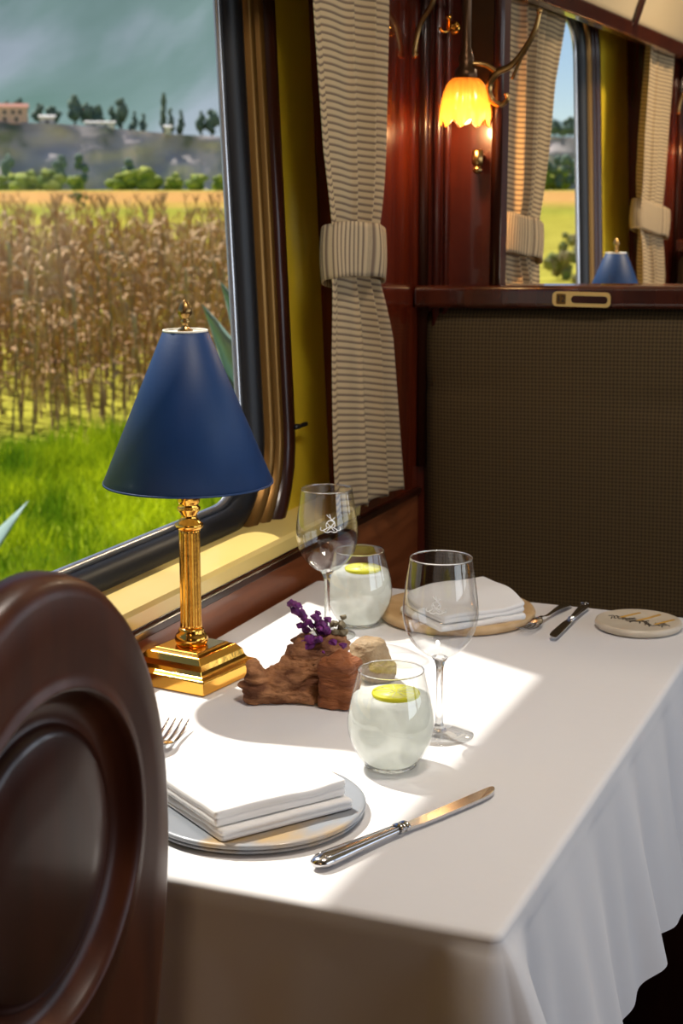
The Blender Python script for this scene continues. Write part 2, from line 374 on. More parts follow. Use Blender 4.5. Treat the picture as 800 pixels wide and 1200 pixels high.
def window(idx, w):
    root = bpy.data.objects.new('window_%d' % idx, None); COL.objects.link(root); root['kind'] = 'structure'
    def R_(nm, prof, mat): ring(G(), w, prof).build(nm, mat, root)
    R_('glazing_bead', [(-.005, -.036), (-.005, -.028), (.003, -.026), (.003, -.036)], M['alu'])
    R_('rubber_seal', [(.002, -.030), (.004, -.020), (.012, -.010), (.030, -.006), (.042, -.010), (.046, -.030)], M['rubber'])
    R_('bronze_trim', [(.044, -.028), (.047, -.004), (.056, .002), (.064, -.002), (.066, -.02)], M['bronze'])
    R_('inner_surround', [(.064, -.02), (.066, .004), (.076, .008), (.084, .004), (.086, -.02)], M['bronze'] if idx == 1 else M['mahogany_dark'])
    R_('wood_surround', [(.084, -.02), (.086, .006), (.096, .014), (.108, .014), (.118, .008), (.121, -.012)], M['mahogany_dark'])
    lp = rr(w, -.002); n = len(lp); v = [(WX(b, -.034), a, b) for a, b in lp]+[(WX(b, -.030), a, b) for a, b in lp]
    link_mesh('pane', v, [tuple(range(n)), tuple(reversed(range(n, 2*n)))]+[(i, (i+1) % n, n+(i+1) % n, n+i) for i in range(n)], M['pane'], root, smooth=False)
    return root
window(1, W1); window(2, W2)
# window hook on the surround
g = G(); g.tube([(WX(1.0, .0), 2.315, .985), (WX(1, .02), 2.315, .985)], .004); g.tube([(WX(1, .018), 2.30, .985), (WX(1, .018), 2.345, .985)], .0035)
tag(g.build('window_latch', M['black']), 'small black latch at the edge of the large window surround', 'latch')
# mahogany side panels, lower wall, sill
g = G(); g.box((-1.12, 2.47, .80), (-.985, 2.95, 2.2)); g.box((-1.12, 4.87, .80), (-.985, 5.4, 2.2)); g.box((-1.12, -1.6, .80), (-.99, .93, 2.2)); g.box((-1.12, 5.4, .8), (-1.0, 7.6, 2.2))
struct(g.build('wall_side_panels', M['mahogany_side'], smooth=False, bevel=.003))
g = G(); g.box((-1.12, -1.6, 0), (-.985, 7.6, .808))
struct(g.build('wall_lower', M['walnut'], smooth=False))
g = G()
for a, b in ((.93, 2.472), (2.95, 4.872)):
    pr = [(-.985, .812), (-.983, .832), (-.987, .838), (-1.0, .841), (-1.035, .848), (-1.09, .852), (-1.09, .812)]
    v = [(x, a, z) for x, z in pr]+[(x, b, z) for x, z in pr]; n = len(pr)
    g.add(v, [tuple(range(n)), tuple(reversed(range(n, 2*n)))]+[(i, (i+1) % n, n+(i+1) % n, n+i) for i in range(n)])
struct(g.build('trim_1', M['sill'], smooth=False))
g = G(); g.box((-.986, -1.6, .796), (-.978, 2.77, .808)); g.box((-.992, -1.6, .808), (-.985, 7.6, .812))
struct(g.build('trim_2', M['mahogany_dark'], smooth=False, bevel=.002))
g = G(); g.box((-1.2, -1.6, -.05), (1.75, 7.6, 0)); struct(g.build('floor', M['floor'], smooth=False))
# ceiling with cove
pr = [(1.75, 2.30), (-.45, 2.30), (-.62, 2.22), (-.76, 2.08), (-.86, 1.92), (-.915, 1.77)]
pr2 = catmull([(a, 0, b) for a, b in pr], 6)
v = [(p.x, -1.6, p.z) for p in pr2]+[(p.x, 7.6, p.z) for p in pr2]; n = len(pr2)
struct(link_mesh('ceiling', v, [(i, i+1, n+i+1, n+i) for i in range(n-1)], M['cream_panel'], solid=.01))
g = G(); g.box((-.94, -1.6, 1.735), (-.905, 7.6, 1.775)); g.box((-1.16, -1.6, 1.84), (-.91, 7.6, 1.86))
struct(g.build('trim_3', M['mahogany'], smooth=False, bevel=.006))
for i, yy in enumerate((-.6, 2.2, 4.15, 6.1)):
    g = G()
    pts = [p for p in pr2 if p.x < -.4]
    v = []
    for p in pts: v += [(p.x+.012, yy-.02, p.z-.008), (p.x+.012, yy+.02, p.z-.008), (p.x-.01, yy+.02, p.z+.01), (p.x-.01, yy-.02, p.z+.01)]
    f = []
    for k in range(len(pts)-1):
        for q in range(4): q2 = (q+1) % 4; f.append((k*4+q, k*4+q2, k*4+4+q2, k*4+4+q))
    g.add(v, f); struct(g.build('trim_%d' % (4+i), M['mahogany'], smooth=False))
# aisle side: opposite wall with its own windows, ends
g = G(); g.box((1.7, -1.6, 0), (1.75, 7.6, .85)); g.box((1.7, -1.6, 1.85), (1.75, 7.6, 2.3))
for a, b in ((-1.6, .65), (1.75, 1.95), (3.15, 3.55), (4.75, 5.15), (6.35, 7.6)): g.box((1.7, a, .85), (1.75, b, 1.85))  # rear stretch closed up to keep light off the cloth front
struct(g.build('wall_right', M['mahogany_panel'], smooth=False))
g = G(); g.box((-1.2, -1.65, 0), (1.75, -1.6, 2.3)); struct(g.build('wall_rear', M['mahogany_dark'], smooth=False))
g = G(); g.box((-1.2, 7.6, 0), (1.75, 7.65, 2.3)); struct(g.build('wall_front', M['mahogany_dark'], smooth=False))
# unseen roller blind added above the near window to cut the sun patch
rb = thing('added_blind', 'unseen roller blind added over the large window to trim the sun patch', 'blind', (0, 0, 0))
v = [(WX(z, -.022), y, z) for y in (1.17, 2.23) for z in (1.655, 1.86)]
link_mesh('added_blind_cloth', v, [(0, 1, 3, 2)], M['blind'], rb, solid=.002)
g = G(); g.tube([(WX(1.65, -.021), 1.17, 1.652), (WX(1.65, -.021), 2.23, 1.652)], .006); g.build('bottom_bar', M['mahogany_dark'], rb)

# partitions
def partition(i, Y):
    g = G(); g.box((-1.12, Y, .0), (-.835, Y+.05, 2.22)); struct(g.build('wall_partition_%d' % i, M['mahogany_panel'], smooth=False, bevel=.006))
    g = G(); g.box((-.835, Y+.01, 0), (.25, Y+.04, 1.14)); struct(g.build('wall_screen_%d' % i, M['mahogany_dark'], smooth=False))
    root = bpy.data.objects.new('trim_%d' % (10+i), None); COL.objects.link(root); root['kind'] = 'structure'
    g = G(); g.tube([(-.979, Y-.004, .85), (-.979, Y-.004, 2.2)], .011, 12); g.build('corner_moulding', M['mahogany_dark'], root)
    g = G(); g.tube([(-.953, Y-.002, .85), (-.953, Y-.002, 2.2)], .008, 12); g.tube([(-.935, Y-.001, .85), (-.935, Y-.001, 2.2)], .006, 12); g.build('bead_moulding', M['mahogany_panel'], root)
    g = G(); g.tube([(-.842, Y-.001, 1.16), (-.842, Y-.001, 2.2)], .010, 12); g.build('edge_moulding', M['mahogany_dark'], root)
partition(1, 2.77); partition(2, 5.22)

# ------------------------------------------------------------------ seats
def seat(label, Yf, flip=1, loc=(0, 0, 0), rz=0):
    t = thing('booth_seat', label, 'seat', loc, rz, None)
    x0, x1 = -.955, .22
    # backrest cushion: front face at y=0, thickness .10, local coordinates
    nx, nz = 40, 36; v = []; f = []
    zt, zb = 1.160, .40
    for j in range(nz+1):
        for i in range(nx+1):
            u = i/nx; w = j/nz; x = x0+(x1-x0)*u; z = zb+(zt-zb)*w
            e = min(u, 1-u)*(x1-x0); ez = (1-w)*(zt-zb)
            bulge = .028*(1-math.exp(-e/.03))*(1-math.exp(-ez/.03))
            seam = -.012*math.exp(-((z-1.0-.006*math.sin(x*5))/.006)**2)
            if ez < .05 and e < .05:
                pass
            v.append((x, -bulge-seam*1-.0, z))
    W_ = nx+1
    for j in range(nz):
        for i in range(nx): f.append((j*W_+i, j*W_+i+1, (j+1)*W_+i+1, (j+1)*W_+i))
    # rounded top left corner
    for k, p in enumerate(v):
        x, y, z = p; dx = (x0+.05)-x; dz = z-(zt-.05)
        if dx > 0 and dz > 0:
            d = math.hypot(dx, dz); m_ = max(dx, dz)
            if d > 1e-6: s_ = m_/d; v[k] = (x0+.05-dx*s_, y, zt-.05+dz*s_)
    o = link_mesh('backrest', v, f, M['upholstery'], t, solid=0)
    s = o.modifiers.new('s', 'SOLIDIFY'); s.thickness = .055; s.offset = -1 if False else 1
    g = G(); g.box((x0, -.40, .34), (x1, -.03, .45)); g.build('seat_cushion', M['upholstery'], t, bevel=.03)
    g = G(); g.box((x0+.01, -.38, 0.0), (x1-.01, -.0, .34)); g.build('seat_base', M['mahogany_dark'], t, bevel=.01)
    g = G(); pr = [(-.040, 1.156), (-.044, 1.162), (-.043, 1.190), (-.036, 1.196), (.02, 1.197), (.026, 1.19), (.026, 1.156)]
    v = [(x0, a, b) for a, b in pr]+[(x1, a, b) for a, b in pr]; n = len(pr)
    g.add(v, [tuple(range(n)), tuple(reversed(range(n, 2*n)))]+[(i, (i+1) % n, n+(i+1) % n, n+i) for i in range(n)])
    g.build('top_rail', M['mahogany'], t, smooth=False, bevel=.004)
    return t
s1 = seat('brown woven booth seat with a mahogany top rail facing the table', 2.70, loc=(0, 2.705, 0))
s1.rotation_euler = (0, R(-1.3), 0)
s1.location = (0, 2.77, .014)
# seat number plate on the rail
pl = thing('rail_plate', 'small brass plate with a dark slot on the mahogany seat rail', 'plate', (0, 0, 0))
def rrect(cx, cz, w, h, r, n=6):
    P = []
    for sx, sz, a0 in ((1, -1, -90), (1, 1, 0), (-1, 1, 90), (-1, -1, 180)):
        for k in range(n+1):
            a = R(a0+90*k/n); P.append((cx+sx*(w/2-r)+r*math.cos(a), cz+sz*(h/2-r)+r*math.sin(a)))
    return P
YP = 2.726
g = G(); g.prism(rrect(-.670, 1.172, .103, .026, .008), lambda a, b, w: (a, YP-w, b), .0035); g.build('brass_plate', M['plate_brass'], pl, smooth=False)
g = G(); g.prism(rrect(-.6555, 1.172, .064, .0125, .0055), lambda a, b, w: (a, YP-.0033-w, b), .0008); g.build('slot', M['mahogany_dark'], pl, smooth=False)
g = G(); g.prism(rrect(-.706, 1.172, .017, .018, .002), lambda a, b, w: (a, YP-.0033-w, b), .0006); g.build('number_panel', M['bronze'], pl, smooth=False)
def text(txt, name, mat, parent, loc, rot, size, ext=.0004):
    cu = bpy.data.curves.new(name, 'FONT'); cu.body = txt; cu.size = size; cu.extrude = ext; cu.align_x = 'CENTER'; cu.align_y = 'CENTER'
    tmp = bpy.data.objects.new(name+'_c', cu); COL.objects.link(tmp); bpy.context.view_layer.update()
    me = bpy.data.meshes.new_from_object(tmp.evaluated_get(bpy.context.evaluated_depsgraph_get())); bpy.data.objects.remove(tmp)
    me.materials.clear(); me.materials.append(mat)
    o = bpy.data.objects.new(name, me); COL.objects.link(o); o.parent = parent; o.location = loc; o.rotation_euler = rot; return o
text('12', 'number', M['black'], pl, (-.706, YP-.0042, 1.172), (R(90), 0, 0), .016)
s2 = dup(s1, loc=(0, 5.15, -.018), label='brown woven booth seat in the far bay beyond the rail')
s2.rotation_euler = (0, 0, 0); s2.location = (0, 5.15, 0)

# ------------------------------------------------------------------ curtains
def curtain(label, rows, tie, X, folds, amp, bottom_wave=.01, seed=1, drift=0):
    t = thing('curtain', label, 'curtain', (0, 0, 0))
    kx = -X; tie = 1.37+(tie-1.37)*kx; rows = [(1.37+(a-1.37)*kx, b*kx, c*kx) for a, b, c in rows]
    zs = [r[0] for r in rows]; z0, z1 = zs[0], zs[-1]; nz, ny = 110, 150; v = []; f = []; uv = []
    L_ = [(r[0], r[1]) for r in rows]; R_ = [(r[0], r[2]) for r in rows]
    for j in range(nz+1):
        z = z0+(z1-z0)*j/nz; a = interp(L_, z); b = interp(R_, z); wd = b-a
        squeeze = math.exp(-((z-tie)/.07)**2)
        for i in range(ny+1):
            u = i/ny
            ph = 2*PI*folds*(u+.045*math.sin(2*PI*u*1.3+seed))+.5*math.sin(z*3+seed)
            A = amp*(1-.45*squeeze)*(.7+.3*math.sin(5*u+seed*2+z*1.5))
            x = X+A*math.sin(ph)+.3*A*math.sin(2.3*ph+1)+.0
            y = a+wd*(u+.35/folds/(2*PI)*math.sin(2*ph))
            zz = z + (bottom_wave*math.sin(ph*1+.5)*(1-smooth((z-z0)/.1)))
            v.append((x, y, zz)); uv.append((u*.5, zz+.004*math.sin(ph)))
    W_ = ny+1
    for j in range(nz):
        for i in range(ny): f.append((j*W_+i, j*W_+i+1, (j+1)*W_+i+1, (j+1)*W_+i))
    link_mesh('cloth_panel', v, f, M['curtain'], t, uvs=uv, solid=.0015)
    # tieback: a flattened band wrapped round the gathered cloth
    a = interp(L_, tie); b = interp(R_, tie); cy = (a+b)/2; hy = (b-a)/2+.002; hx = amp*1.15+.008; h = .042
    v = []; f = []; uv = []; n = 80; mzn = 10
    for j in range(mzn+1):
        w = -1+2*j/mzn
        for i in range(n):
            q = 2*PI*i/n; wob = 1+.04*math.sin(3*q+w*1.5+seed)+.03*math.sin(7*q+w)
            e = 3.0; cs, sn = math.cos(q), math.sin(q)
            rx = hx*math.copysign(abs(cs)**(2/e), cs); ry = hy*math.copysign(abs(sn)**(2/e), sn)
            bul = 1-.05*w*w
            v.append((X+rx*wob*bul, cy+ry*bul, tie+w*h+.010*math.sin(q+.4+seed)-.012*math.sin(q))); uv.append((i/n*(2*(hx+hy)*2)*.6, w))
    for j in range(mzn):
        for i in range(n): k = (i+1) % n; f.append((j*n+i, j*n+k, (j+1)*n+k, (j+1)*n+i))
    link_mesh('tieback', v, f, M['tieband'], t, uvs=uv, solid=.003)
    return t
curtain('striped beige curtain tied back beside the yellow window pillar, nearest one',
        [(.815, 2.375, 2.735), (.95, 2.365, 2.70), (1.1, 2.365, 2.66), (1.20, 2.375, 2.60), (1.25, 2.375, 2.59), (1.30, 2.375, 2.595), (1.42, 2.335, 2.62), (1.6, 2.30, 2.64), (1.73, 2.28, 2.65)], 1.252, -.957, 3.6, .018, .006, 1)
curtain('golden brown striped curtain tied back behind the lit wall sconce',
        [(.95, 3.37, 3.60), (1.14, 3.33, 3.62), (1.20, 3.31, 3.62), (1.25, 3.31, 3.61), (1.30, 3.30, 3.62), (1.45, 3.27, 3.68), (1.6, 3.26, 3.72), (1.77, 3.22, 3.82)], 1.247, -.985, 4.5, .022, .008, 2)
curtain('cream striped curtain tied back at the far right behind the small lamp',
        [(.90, 4.80, 5.19), (1.08, 4.78, 5.19), (1.2, 4.74, 5.14), (1.26, 4.71, 5.12), (1.32, 4.70, 5.12), (1.5, 4.69, 5.16), (1.77, 4.74, 5.2)], 1.262, -.962, 4, .022, .008, 3)

# ------------------------------------------------------------------ sconces
def sconce(label, Y, dx=0, back=False):
    t = thing('wall_sconce', label, 'lamp', (dx, Y, 0))
    cx = -.875; yo = -.085                      # shade axis in front of the panel
    def mod(a, z): return 1+.035*math.cos(18*a)
    g = G(); prof = [(.014, 1.548), (.024, 1.545), (.033, 1.532), (.039, 1.512), (.042, 1.49), (.0425, 1.472)]
    seg = 108; v = []; f = []; pp = catmull([(r, 0, z) for r, z in prof], 5)
    for i, p in enumerate(pp):
        for k in range(seg):
            a = 2*PI*k/seg; rr_ = p.x*mod(a, 0); zz = p.z-(.006*(math.cos(9*a))*smooth(i/len(pp)) if i > len(pp)-8 else 0)
            v.append((cx+rr_*math.cos(a), yo+rr_*math.sin(a), zz))
    for i in range(len(pp)-1):
        for k in range(seg): k2 = (k+1) % seg; f.append((i*seg+k, i*seg+k2, (i+1)*seg+k2, (i+1)*seg+k))
    sh = link_mesh('glass_shade', v, f, M['amber'], t, solid=.002)
    g = G(); g.lathe([(0, 1.470), (.008, 1.473), (.0135, 1.484), (.0135, 1.494), (.009, 1.508), (.006, 1.52)], 24, (cx, yo, 0)); g.build('bulb', M['bulb'], t)
    g = G(); g.lathe([(.006, 1.52), (.017, 1.545), (.020, 1.552), (.018, 1.562), (.012, 1.568), (.014, 1.58), (.011, 1.59), (.008, 1.6), (.008, 1.68), (.011, 1.69), (.006, 1.70)], 28, (cx, yo, 0))
    g.tube(catmull([(cx, yo, 1.69), (cx, yo+.01, 1.73), (cx, yo+.05, 1.745), (cx, yo+.085, 1.72)], 6), .007); g.build('stem', M['dark_bronze'], t)
    g = G(); g.prism(rrect(cx, 1.60, .05, .26, .02), lambda a, b, w: (a, -w, b), .008); g.build('back_plate', M['dark_bronze'], t, smooth=False)
    g = G(); g.lathe([(.004, 1.430), (.010, 1.427), (.010, 1.405), (.005, 1.398)], 20, (cx+.006, -.03, 0)); g.lathe([(0, 1.386), (.006, 1.388), (.009, 1.394), (.006, 1.400), (0, 1.402)], 20, (cx+.006, -.03, 0))
    g.tube([(cx+.006, 0, 1.418), (cx+.006, -.03, 1.418)], .005); g.build('switch_knob', M['old_brass'], t)
    ya = -.075
    for s in (1, -1):
        g = G()
        if s == 1:
            P = [(-.750, ya, 1.652), (-.757, ya, 1.625), (-.775, ya, 1.592), (-.797, ya, 1.568), (-.822, ya, 1.556), (-.836, ya, 1.535), (-.832, ya, 1.512), (-.815, ya, 1.503), (-.803, ya, 1.512), (-.806, ya, 1.522)]
            g.tube(catmull(P, 8), [.0035+.0025*math.sin(PI*k/72)+.0 for k in range(73)], 10)
            g.tube(catmull([(-.775, ya, 1.592), (-.795, ya, 1.545), (-.797, ya, 1.515)][:2]+[(cx+.015, ya-.0, 1.575)][:0], 6), .003)
            g.tube(catmull([(-.822, ya, 1.556), (-.845, ya, 1.57), (cx, yo, 1.573)], 6), .0045)
            g.blob((-.750, ya, 1.655), .0055)
        else:
            P = [(-.945, ya, 1.70), (-.955, ya, 1.672), (-.975, ya, 1.64), (-.984, ya, 1.605), (-.984, ya, 1.592)]
            P = [(a+.012, b, c) for a, b, c in P]
            g.tube(catmull(P, 8), .0045, 10); g.blob((-.972, ya, 1.59), .006)
            g.tube(catmull([(-.945+.012, ya, 1.70), (-.90, ya, 1.705), (cx, yo, 1.68)], 6), .004)
        if not back: g.build('scroll_arm', M['old_brass'], t)
    l = bpy.data.lights.new('sconce_light', 'POINT'); l.energy = 1.3; l.color = (1, .58, .24); l.shadow_soft_size = .012
    lo = bpy.data.objects.new('sconce_light', l); COL.objects.link(lo); lo.location = (cx, yo, 1.462); lo.parent = t
    if back: t.scale = (1, -1, 1); l.energy = 16  # the added sconce burns far stronger than the seen ones
    return t
sconce('lit brass wall sconce with fluted amber glass shade on the near mahogany panel', 2.77)
sconce('lit brass wall sconce on the far mahogany panel at the right edge', 5.22, .0)
sconce('unseen wall sconce added behind the near mahogany panel to light the golden curtain', 2.82, -.085, True)  # unseen sconce, added to warm the curtain beyond the panel
hk = thing('coat_hook', 'small brass coat hook on the mahogany panel left of the sconce', 'hook', (-.925, 2.77, 1.64))
g = G(); g.lathe([(0, 0), (.012, .001), (.012, .004), (.006, .006)], 20); g.v = [Vector((p.x, -p.z, p.y)) for p in g.v]; g.build('hook_plate', M['brass'], hk)
g = G(); g.tube(catmull([(0, -.004, 0), (0, -.03, -.003), (.004, -.045, .012)], 6), .004); g.blob((.004, -.045, .014), .006); g.tube(catmull([(0, -.004, 0), (-.012, -.02, -.008), (-.018, -.03, -.002)], 6), .003); g.build('hook_arm', M['brass'], hk)

# ------------------------------------------------------------------ table
def rect_loop(x0, y0, x1, y1, r, step=.006):
    P = []
    def seg(a, b):
        n = max(1, int((Vector(b)-Vector(a)).length/step)); return [((a[0]+(b[0]-a[0])*k/n), (a[1]+(b[1]-a[1])*k/n)) for k in range(n)]
    cs = [((x1-r, y0+r), -90), ((x1-r, y1-r), 0), ((x0+r, y1-r), 90), ((x0+r, y0+r), 180)]
    for i, ((cx, cy), a0) in enumerate(cs):
        for k in range(10):
            a = R(a0+90*k/10); P.append((cx+r*math.cos(a), cy+r*math.sin(a), math.cos(a), math.sin(a)))
        a = R(a0+90); p = (cx+r*math.cos(a), cy+r*math.sin(a)); (nx_, ny_), b0 = cs[(i+1) % 4]; q = (nx_+r*math.cos(R(b0)), ny_+r*math.sin(R(b0)))
        for (sx, sy) in seg(p, q): P.append((sx, sy, math.cos(a), math.sin(a)))
    return P
def tablecloth(label, name_y=0, x0=-.972, y0=1.183, x1=-.343, y1=2.252):
    P = rect_loop(x0, y0, x1, y1, .012); n = len(P); cx, cy = (x0+x1)/2, (y0+y1)/2; v = []; f = []
    rings = []
    for k in (.0, .2, .4, .6, .8, .93, .98): rings.append([(cx+(p[0]-p[2]*.008-cx)*k, cy+(p[1]-p[3]*.008-cy)*k, .75) for p in P])
    for a in (90, 70, 50, 30, 10, 0):
        rings.append([(p[0]-p[2]*.008+p[2]*.008*math.cos(R(a)), p[1]-p[3]*.008+p[3]*.008*math.cos(R(a)), .742+.008*math.sin(R(a))) for p in P])
    nd = 34; DROP = .235
    corners = [(x1, y0), (x1, y1), (x0, y0), (x0, y1)]
    for j in range(1, nd+1):
        h = j/nd; row = []
        for i, p in enumerate(P):
            x, y, nx_, ny_ = p
            dc = min(math.hypot(x-a, y-b) for a, b in corners)
            kc = math.exp(-(dc/.05)**2)
            wallside = nx_ < -.5
            s = y*1.0+x*1.0
            fold = .010*math.sin(s*31+1.3*math.sin(s*9))+.006*math.sin(s*67+2)
            if wallside: fl = 0.004*h
            elif ny_ < -.5: fl = .010*h+.3*fold*h
            elif nx_ > .5: fl = .045*h**1.0+fold*h*.9
            else: fl = .012*h
            fl += kc*(.075*h**.7) * (0 if x < -.9 else 1)
            zz = .742-DROP*h*(1-.02*math.sin(s*20))-kc*.06*h
            # soft pinch beside the corners
            pin = math.exp(-((dc-.07)/.025)**2)*(0 if x < -.9 else 1); fl -= pin*.030*h
            row.append((x+nx_*max(fl, .002), y+ny_*max(fl, .002), zz))
        rings.append(row)
    for r_ in rings: v += r_
    for i in range(1, len(rings)-1+1):
        if i < len(rings):
            a, b = (i-1)*n, i*n
            if i-1 == 0: continue
            for k in range(n): j = (k+1) % n; f.append((a+k, a+j, b+j, b+k))
    # centre fan
    c0 = len(v); v.append((cx, cy, .75))
    for k in range(n): f.append((n+k, n+(k+1) % n, c0))
    v[:n] = [(cx, cy, .75)]*n
    o = link_mesh('tablecloth', v, f, M['cloth'])
    bm = bmesh.new(); bm.from_mesh(o.data); bmesh.ops.delete(bm, geom=[w for w in bm.verts if not w.link_faces], context='VERTS'); bmesh.ops.recalc_face_normals(bm, faces=bm.faces); bm.to_mesh(o.data); bm.free()
    for p in o.data.polygons: p.use_smooth = True
    tag(o, label, 'tablecloth'); return o
tc1 = tablecloth('white linen tablecloth draped over the near dining table')
def table(label):
    t = thing('dining_table', label, 'table', (0, 0, 0))
    g = G(); g.box((-.962, 1.193, .715), (-.353, 2.242, .7485)); g.build('tabletop', M['mahogany_dark'], t)
    g = G(); g.box((-.70, 1.67, .03), (-.62, 1.77, .715)); g.build('pedestal', M['dark_bronze'], t, bevel=.01)
    g = G(); g.box((-.86, 1.5, 0), (-.46, 1.94, .03)); g.build('foot', M['dark_bronze'], t, bevel=.01)
    return t
t1 = table('dark dining table under the near white tablecloth')
t2 = dup(t1, loc=(0, 2.45, 0), label='dark dining table in the far bay under its white cloth')
tc2 = tc1.copy(); COL.objects.link(tc2); tc2.location = (0, 2.45, 0); tc2['label'] = 'white tablecloth in the far bay beneath the small blue lamp'
TZ = .7505

# ------------------------------------------------------------------ table lamps
def table_lamp(label, loc, rz):
    t = thing('table_lamp', label, 'lamp', loc, rz)
    g = G(); s = .061
    def sq(hw, z): return [(-hw, -hw, z), (hw, -hw, z), (hw, hw, z), (-hw, hw, z)]
    lv = [(s, 0), (s, .016), (s-.001, .018), (s-.009, .021), (s-.012, .026), (s-.014, .033), (s-.020, .040), (s-.026, .042), (s-.028, .044)]
    v = []; f = []
    for hw, z in lv: v += sq(hw, z)
    for i in range(len(lv)-1):
        for k in range(4): j = (k+1) % 4; f.append((i*4+k, i*4+j, i*4+4+j, i*4+4+k))
    f += [(3, 2, 1, 0), tuple(len(v)-4+k for k in range(4))]
    g.add(v, f); g.build('base', M['brass'], t, smooth=False, bevel=.0015)
    g = G(); g.lathe([(.018, .043), (.0205, .047), (.0215, .052), (.0195, .057), (.016, .060), (.0165, .063), (.0145, .066)], 40); g.build('collar', M['brass'], t)
    g = G(); nfl = 14
    def mod(a, z): return 1-.11*max(0, math.cos(nfl*a))**.6
    g.lathe([(.0138, .064), (.0138, .070), (.0134, .072), (.0132, .190), (.0136, .195)], 168, mod=mod); g.build('fluted_column', M['brass'], t)
    g = G(); g.lathe([(.0145, .194), (.0175, .197), (.0178, .201), (.014, .204), (.010, .209), (.0105, .214), (.0145, .219), (.0145, .222), (.0115, .225), (.0135, .228), (.0145, .231), (.0145, .252), (.012, .254), (.008, .256)], 40); g.build('capital', M['brass'], t)
    g = G(); g.lathe([(.007, .254), (.007, .30), (.010, .30), (.010, .36), (.004, .365), (.003, .445)], 20); g.build('socket', M['old_brass'], t)
    g = G(); zb, zt, rb_, rt = .254, .443, .106, .0275
    g.lathe([(rb_-.001, zb), (rb_, zb+.001), (rt, zt), (rt-.0008, zt+.0005)], 96, cap=False); sh = g.build('lamp_shade', M['blue'], t)
    g = G(); g.lathe([(rb_-.0012, zb+.0005), (rt-.0012, zt-.0005)], 96, cap=False); g.build('shade_lining', M['shade_lining'], sh)
    g = G(); g.lathe([(rb_-.0012, zb-.0005), (rb_+.0006, zb-.0005), (rb_+.0003, zb+.0018), (rb_-.0015, zb+.0018), (rb_-.0012, zb-.0005)], 96, cap=False); g.build('bottom_trim', M['blue'], sh)
    g = G(); g.lathe([(rt-.0015, zt-.001), (rt+.0006, zt-.001), (rt+.0004, zt+.0012), (rt-.0012, zt+.0012), (rt-.0015, zt-.001)], 64, cap=False)
    g.lathe([(0, zt-.001), (rt-.002, zt-.001), (rt-.002, zt-.003), (0, zt-.003)], 48); g.build('top_disc', M['shade_lining'], sh)
    g = G(); g.lathe([(.008, zt-.002), (.009, zt+.001), (.004, zt+.004), (.0035, zt+.008), (.006, zt+.011), (.004, zt+.013), (.0045, zt+.016), (.008, zt+.020), (.0085, zt+.025), (.006, zt+.031), (.003, zt+.036), (0, zt+.038)], 28, mod=lambda a, z: 1+.08*math.cos(8*a+z*300)); g.build('finial', M['old_brass'], t)
    return t
lamp = table_lamp('brass column table lamp with blue cone shade standing at the large window', (-.917, 1.722, TZ), R(-8))
dup(lamp, loc=(-.925, 4.12, TZ), rz=R(5), label='small blue shaded lamp in the far bay above the seat rail')

# ------------------------------------------------------------------ glassware
def emblem_mesh(parent, rad_at, face_ang, zc, sc):
    # polylines in millimetres: scroll, ring, saltire, bird
    PL = [[(-13, 1), (-14, -2), (-11, -3.5), (-8, -1.5), (-9, -4.5), (-4, -6), (0, -4.5), (4, -6), (9, -5), (8, -2), (11, -4), (14, -2.5), (13, 1)],
          [(6*math.cos(R(a)), 4+6*math.sin(R(a))) for a in range(-30, 215, 15)], [(-5, -4), (5, 7)], [(5, -4), (-5, 7)], [(-8, -2), (0, 2), (8, -2)],
          [(-5, 18), (-2, 14.5), (1, 12), (3, 9.5)], [(-1, 18.5), (0, 14), (1, 12)], [(6, 14), (4, 12), (1.5, 11)], [(0, 11), (5, 9), (6, 5)]]
    g = G()
    for pl_ in PL:
        pts = []
        for (a, b) in catmull_2(pl_):
            z = zc+b*.001*sc; r_ = rad_at(z)+.0004; th = face_ang+a*.001*sc/max(r_, .01)
            pts.append((r_*math.cos(th), r_*math.sin(th), z))
        g.tube(pts, .00055, 6)
    return g.build('etched_emblem', M['emblem'], parent)
def catmull_2(P):
    return [(p.x, p.y) for p in catmull([(a, b, 0) for a, b in P], 4)]
BOWL = [(.0045, .092), (.010, .0935), (.020, .099), (.031, .110), (.0385, .123), (.0425, .140), (.0428, .152), (.0405, .172), (.0375, .192), (.0350, .2085)]
def wine_glass(label, loc, ang, zc, sc=1.0):
    t = thing('wine_glass', label, 'wine glass', loc)
    bp = catmull([(r, 0, z) for r, z in BOWL], 5)
    g = G(); g.lathe([(p.x, p.z) for p in bp], 72, cap=False); bo = g.build('bowl', M['bowl'], t)
    g = G(); g.lathe([(.0346, .2078), (.0354, .2078), (.0355, .2092), (.0350, .2098), (.0345, .2092), (.0346, .2078)], 72, cap=False); g.build('rim', M['crystal'], bo)
    g = G(); g.lathe([(0, .0955), (.006, .0945), (.0095, .093), (.0062, .088), (.0042, .080), (.0036, .060), (.0038, .030), (.0048, .014), (.008, .0075), (.0095, .005), (0, .0045)], 36); g.build('stem', M['crystal'], t)
    g = G(); g.lathe([(0, .0), (.0385, .0), (.040, .0008), (.0395, .0018), (.025, .0038), (.012, .0058), (.008, .0068), (0, .0068)], 64); g.build('foot', M['bowl'], t)
    emblem_mesh(bo, lambda z: interp([(p.z, p.x) for p in bp], z), ang, zc, sc)
    return t
def aim(x, y): return math.atan2(-y, -x)
wine_glass('empty stemmed wine glass on the right, in front of the far plate', (-.553, 1.635, TZ), aim(-.553, 1.635)-.12, .160, .8)
wine_glass('empty stemmed wine glass on the left, behind the driftwood near the wall', (-.830, 1.961, TZ), aim(-.830, 1.961)+.12, .163, 1.0)
